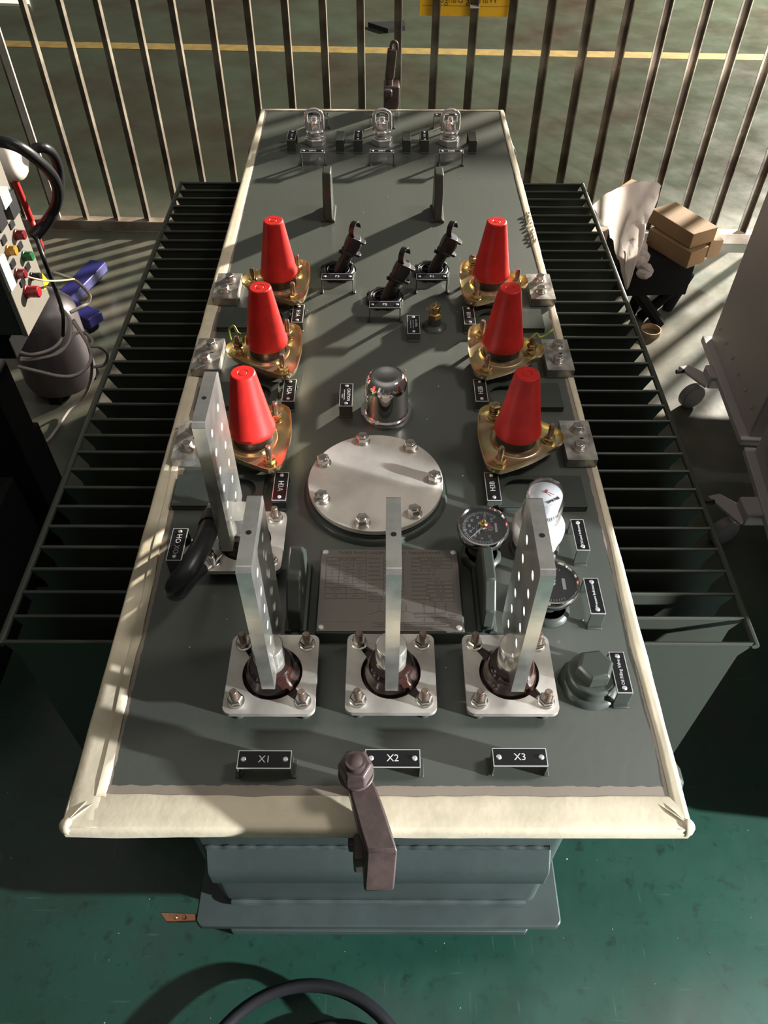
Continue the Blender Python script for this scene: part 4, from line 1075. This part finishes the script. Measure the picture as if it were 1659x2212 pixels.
def cabinet(name, A, B, depth, z0, h, label, nscrew=6):
    """A far bottom corner, B near bottom corner of the side that faces the transformer"""
    root = empty(name, (A.x, (A.y+B.y)/2, 0)); tag(root, label, 'cabinet', 'pale cabinets on castors')
    d = (B-A); d.z = 0; L_ = d.length; M = T(A.x, A.y, 0) @ RZ(math.atan2(d.y, d.x))   # local x along the side, +y outwards = away
    b = MB(); b.box((L_/2, depth/2+0.012, z0+h/2+0.02), (L_-0.03, depth, h), M)
    b.build('cabinet_body', LILAC, root, bevel=0.006)
    b = MB(); b.box((L_/2, depth/2, z0+0.012), (L_, depth+0.03, 0.024), M); b.build('base_frame', LILAC, root, bevel=0.003)
    for k in range(nscrew):
        b = MB(); b.lathe([(0.006, 0), (0.005, 0.003), (0.002, 0.004)], M @ T(L_*(0.12+0.76*k/(nscrew-1)), 0.008, z0+0.10) @ RX(PI/2), 10); b.build('screw', LILAC, root)
    return root, M, L_
def castor(root, x, y, z0):
    b = MB(); M = T(x, y, 0)
    b.box((0.045, 0, z0-0.004), (0.09, 0.075, 0.05), M); ca = b.build('castor', LILAC, root, bevel=0.006)
    b = MB(); b.prism([(-0.075, 0.070), (-0.035, 0.080), (0.010, 0.035), (0.012, -0.028), (-0.010, -0.040)], z0-0.024, z0-0.012, M); b.build('foot_pedal', LILAC, ca, bevel=0.003)
    b = MB(); b.lathe([(0.042, -0.017), (0.046, -0.012), (0.046, 0.012), (0.042, 0.017)], T(x-0.030, y-0.012, 0.046) @ RX(PI/2) @ RY(0.35), 28); b.build('castor_wheel', mat('grey_castor_wheel', (0.20, 0.18, 0.18), 0.45), ca)
    b = MB(); b.tube([(x-0.088, y+0.045, z0-0.018), (x-0.060, y+0.050, z0-0.018)], 0.008, 8); b.build('brake_button', BLACKP, ca)
ra, Ma, La = cabinet('storage_cabinet', at(1522, 737, .13), at(1606, 962, .13), 0.62, 0.13, 1.55, 'pale grey cabinet on castors, farther of the two at the right')
castor(ra, 1.135, 1.80, 0.125)
rb, Mb_, Lb = cabinet('storage_cabinet', at(1613, 978, .13), Vector((1.02, 0.22, .13)), 0.62, 0.13, 1.45, 'pale grey cabinet on castors, nearer of the two at the right edge')
castor(rb, 1.060, 1.165, 0.125)

# ================================================================== LEFT SIDE: control box, drum, trolley, cables
X0 = -0.773
cbx = empty('control_box', (-0.92, 1.14, 0.80)); tag(cbx, 'beige electrical control box with push buttons at the left edge', 'control box')
b = MB(); b.box((X0-0.16-0.012, 1.14, 0.975), (0.32, 0.156, 0.35)); b.build('box_body', DARKP, cbx, bevel=0.002)
b = MB(); b.box((X0-0.006, 1.14, 0.975), (0.012, 0.160, 0.354)); b.build('front_panel', PANELM, cbx, bevel=0.002, label='beige front panel')
FX = frame((0, 0, 0), (1, 0, 0))
def knob(name, px, py, r, l, m, lab=None, holder=True, depth=0.004):
    q = atx(px, py, X0+l*0.6); M = T(X0, q.y, q.z) @ RY(PI/2)
    k = MB(); 
    k.lathe([(r*1.15, 0), (r*1.15, 0.004), (r, 0.005), (r, l-0.002), (r*0.85, l)], M, 24)
    o = k.build(name, m, cbx, label=lab)
    if holder:
        h = MB(); h.box((X0+0.0015, q.y-0.002, q.z+0.024), (0.003, 0.022, 0.014)); h.build('button_tag', BLACKP, cbx)
    return o
knob('push_button', 46, 507, 0.010, 0.020, REDD, 'dark red push button')
knob('push_button', 28, 541, 0.010, 0.018, AMBER, 'amber push button')
knob('push_button', 63, 553, 0.010, 0.020, GREENB, 'green push button')
knob('push_button', 48, 591, 0.010, 0.020, REDD, 'dark red push button')
knob('selector_switch', 80, 597, 0.008, 0.022, BLACKP, 'black selector switch')
knob('emergency_stop', 74, 630, 0.0125, 0.030, REDB, 'red mushroom stop button')
def panel_quad(name, m, px, py, sy, sz, th, lab=None, roty=0):
    q = atx(px, py, X0+th); k = MB(); k.box((X0+th/2, q.y, q.z), (th, sy, sz)); return k.build(name, m, cbx, bevel=0.0006, label=lab)
panel_quad('meter', BLACKP, 30, 442, 0.042, 0.045, 0.020, 'black panel meter')
panel_quad('meter', BLACKP, 2, 470, 0.042, 0.045, 0.020, 'black panel meter')
panel_quad('meter_window', DIALW, 14, 428, 0.040, 0.030, 0.022)
so = panel_quad('power_socket', DIALW, 18, 590, 0.030, 0.070, 0.006, 'white double power socket')
q = atx(100, 602, X0); k = MB(); k.prism([(0.0, 0.022), (-0.019, -0.012), (0.019, -0.012)], 0, 0.0008, Matrix(((0, 0, 1, X0), (1, 0, 0, q.y-0.012), (0, 1, 0, q.z), (0, 0, 0, 1))))
k.build('hazard_label', YELLOW, cbx, label='yellow triangular hazard label')
k = MB(); k.prism([(0.0, 0.017), (-0.015, -0.009), (0.015, -0.009)], 0.0008, 0.0012, Matrix(((0, 0, 1, X0), (1, 0, 0, q.y-0.012), (0, 1, 0, q.z), (0, 0, 0, 1)))); k.build('hazard_symbol', YELLOW, cbx)
# stand under the control box
b = MB(); b.box((-0.975, 1.14, 0.764), (0.30, 0.14, 0.068)); b.box((-0.98, 1.15, 0.40), (0.10, 0.10, 0.72)); b.box((-0.98, 1.15, 0.02), (0.36, 0.36, 0.04))
tag(b.build('box_stand', BLACKM, bevel=0.004), 'black metal stand carrying the beige control box', 'stand')
# black machine low left
b = MB(); b.box((-1.20, 0.95, 0.16), (0.42, 0.75, 0.32)); 
for k in range(5): b.box((-1.20, 0.66+0.14*k, 0.325), (0.38, 0.02, 0.01))
tag(b.build('floor_unit', BLACKM, bevel=0.01), 'black ribbed floor unit in the dark at the left edge', 'machine')
# dark grey drum
dx, dy = -1.17, 1.90
dr = empty('steel_drum', (dx, dy, 0)); tag(dr, 'dark grey upright drum with cords hung around it, below the control box', 'drum')
b = MB(); b.lathe([(0.085, 0.02), (0.118, 0.03), (0.125, 0.06), (0.125, 0.30), (0.122, 0.315), (0.095, 0.350), (0.060, 0.372), (0.02, 0.38)], T(dx, dy, 0), 48); b.build('drum_body', GREYM, dr, smooth=50)
b = MB()
for k in range(3): b.box((dx+0.10*math.cos(2.1*k+0.5), dy+0.10*math.sin(2.1*k+0.5), 0.012), (0.04, 0.04, 0.024))
b.build('drum_foot', BLACKM, dr)
q = at(120, 745, 0.33); b = MB(); b.tube([(dx+0.04, dy-0.03, 0.375), (dx+0.045, dy-0.055, 0.40), (dx+0.06, dy-0.075, 0.372)], 0.006, 8); b.build('drum_handle', BLACKM, dr)
# cords
def cord(name, pts, r, m, label, cat='cord', group=None, n=8):
    k = MB(); k.tube(catmull(pts, n), r, 8); o = k.build(name, m, smooth=80); tag(o, label, cat, group); return o
cord('looped_cord', [at(40, 760, .40), at(70, 766, .40), at(110, 755, .40), at(132, 735, .41), at(142, 700, .42), at(130, 665, .43), at(150, 690, .42), at(152, 730, .40), at(128, 762, .38), at(80, 775, .38), at(45, 778, .38)], 0.0052, CORD, 'grey cord looped across the top of the drum', group='grey cords on the drum')
cord('looped_cord', [at(45, 774, .37), at(95, 775, .37), at(140, 750, .37), at(160, 722, .38), at(182, 719, .36), at(199, 735, .34), at(198, 748, .34), at(215, 750, .3), at(232, 765, .25), at(225, 788, .2), at(200, 793, .2)], 0.0052, CORD, 'grey cord with a loop hanging right of the drum', group='grey cords on the drum')
cord('looped_cord', [at(40, 792, .36), at(85, 803, .36), at(130, 813, .36), at(165, 810, .35), at(190, 790, .34), at(197, 765, .34), at(185, 735, .36), at(158, 695, .39)], 0.0055, CORD, 'grey cord bowed low across the front of the drum', group='grey cords on the drum')
cord('looped_cord', [at(158, 690, .38), at(190, 745, .30), at(198, 800, .18), at(185, 850, .06), at(150, 885, .02), at(120, 930, .01), at(95, 955, .01), at(60, 940, .01), at(45, 920, .01)], 0.0050, CORD, 'grey cord running down the drum onto the floor', group='grey cords on the drum')
cord('thin_red_wire', [at(5, 830, .3), at(30, 855, .25), at(40, 890, .15), at(42, 940, .05), at(60, 985, .01), at(78, 1000, .01)], 0.003, mat('dark_red_wire', (0.12, 0.03, 0.02), 0.5), 'thin dark red wire trailing down to the floor at the left', 'wire')
cord('cream_cord', [at(118, 590, .55), at(140, 597, .55), at(165, 608, .5), at(184, 625, .45), at(194, 640, .42), at(188, 655, .40), at(172, 665, .40), at(152, 675, .40)], 0.0055, CORDW, 'cream cord curving over the blue trolley base')
cord('thin_yellow_wire', [at(-10, 530, .92), at(8, 548, .92), at(30, 578, .92), at(60, 598, .90), at(110, 607, .85), at(160, 603, .70)], 0.0022, YELLOWC, 'thin yellow wire hanging across the control box panel', 'wire')
cord('black_cord', [at(80, 518, .85), at(95, 560, .82), at(110, 600, .75), at(125, 640, .65), at(136, 680, .5), at(136, 725, .42)], 0.0055, RUBBER, 'thin black cord hanging down beside the control box')
cord('heavy_black_hose', [at(-40, 300, 1.12), at(0, 305, 1.13), at(40, 317, 1.12), at(80, 345, 1.08), at(112, 378, 1.02), at(124, 410, .97), at(120, 445, .92), at(100, 478, .88), at(70, 510, .86)], 0.0125, RUBBER, 'thick black hose looping over the control box', 'hose', 'black hoses beside the control box')
cord('heavy_black_hose', [at(72, 322, 1.06), at(95, 319, 1.06), at(115, 335, 1.03), at(127, 370, .98), at(128, 420, .93), at(115, 460, .90), at(95, 492, .87), at(74, 515, .85)], 0.0115, RUBBER, 'ribbed black hose curling behind the thicker hose', 'hose', 'black hoses beside the control box')
# red pole and white cylinder on top
cord('red_pole', [at(30, 385, 1.02), at(55, 445, .92), at(66, 472, .88), at(84, 520, .80), at(92, 540, .5)], 0.0075, REDP, 'red pole standing behind the control box', 'pole')
b = MB(); p = at(-30, 340, 1.05); q = at(42, 348, 1.05); dd = (q-p)
Mw = frame(p, dd); b.lathe([(0.040, 0), (0.046, 0.01), (0.046, dd.length-0.02), (0.040, dd.length-0.003), (0.026, dd.length+0.004), (0.001, dd.length+0.006)], Mw, 32)
wc = b.build('white_canister', mat('white_enamel', (0.78, 0.70, 0.62), 0.5), smooth=50); tag(wc, 'white rounded canister above the control box', 'canister')
b = MB(); b.lathe([(0.006, 0), (0.006, 0.004)], T(*(p+dd*0.8+Vector((0, 0, 0.045)))), 12); b.build('canister_bolt', BRASS, wc)
# blue trolley base
tb = empty('trolley_base', (-1.35, 2.45, 0)); tag(tb, 'blue castor trolley base on the floor at the left', 'trolley')
b = MB()
P0, P1, P2 = at(128, 648, .10), at(212, 563, .10), at(205, 682, .10)
for (u, v) in ((P0, P1), (P0+Vector((-0.05, 0.02, 0)), P2)):
    d = v-u; b.box((d.length/2, 0, -0.02), (d.length, 0.075, 0.045), T(*u) @ RZ(math.atan2(d.y, d.x)))
b.build('blue_beam', BLUE, tb, bevel=0.006)
for q in (at(205, 592, .03), at(197, 700, .03)):
    b = MB(); b.lathe([(0.026, -0.012), (0.030, -0.009), (0.030, 0.009), (0.026, 0.012)], T(q.x, q.y, 0.030) @ RX(PI/2) @ RY(0.4), 20); b.box((q.x, q.y, 0.062), (0.03, 0.03, 0.03)); b.build('castor_wheel', BLACKP, tb)

# ================================================================== CABLE COIL ON THE FLOOR (bottom of the picture)
def coil(cx, cy, rx, ry, z, r, label, rot=0):
    pts = []
    for k in range(64):
        a = 2*PI*k/64; p = Vector((rx*math.cos(a), ry*math.sin(a), 0)); p.rotate(Matrix.Rotation(rot, 3, 'Z'))
        pts.append((cx+p.x, cy+p.y, z+0.006*math.sin(2*a+rot)))
    k = MB(); k.tube(pts, r, 10, closed=True); o = k.build('cable_coil', RUBBER, smooth=80); tag(o, label, 'cable', 'black cable rings on the floor'); return o
coil(-0.135, -0.250, 0.215, 0.215, 0.060, 0.0125, 'outermost ring of black cable on the floor at the bottom')
coil(-0.075, -0.275, 0.175, 0.180, 0.022, 0.0115, 'inner ring of black cable resting inside the outer ring', 0.3)
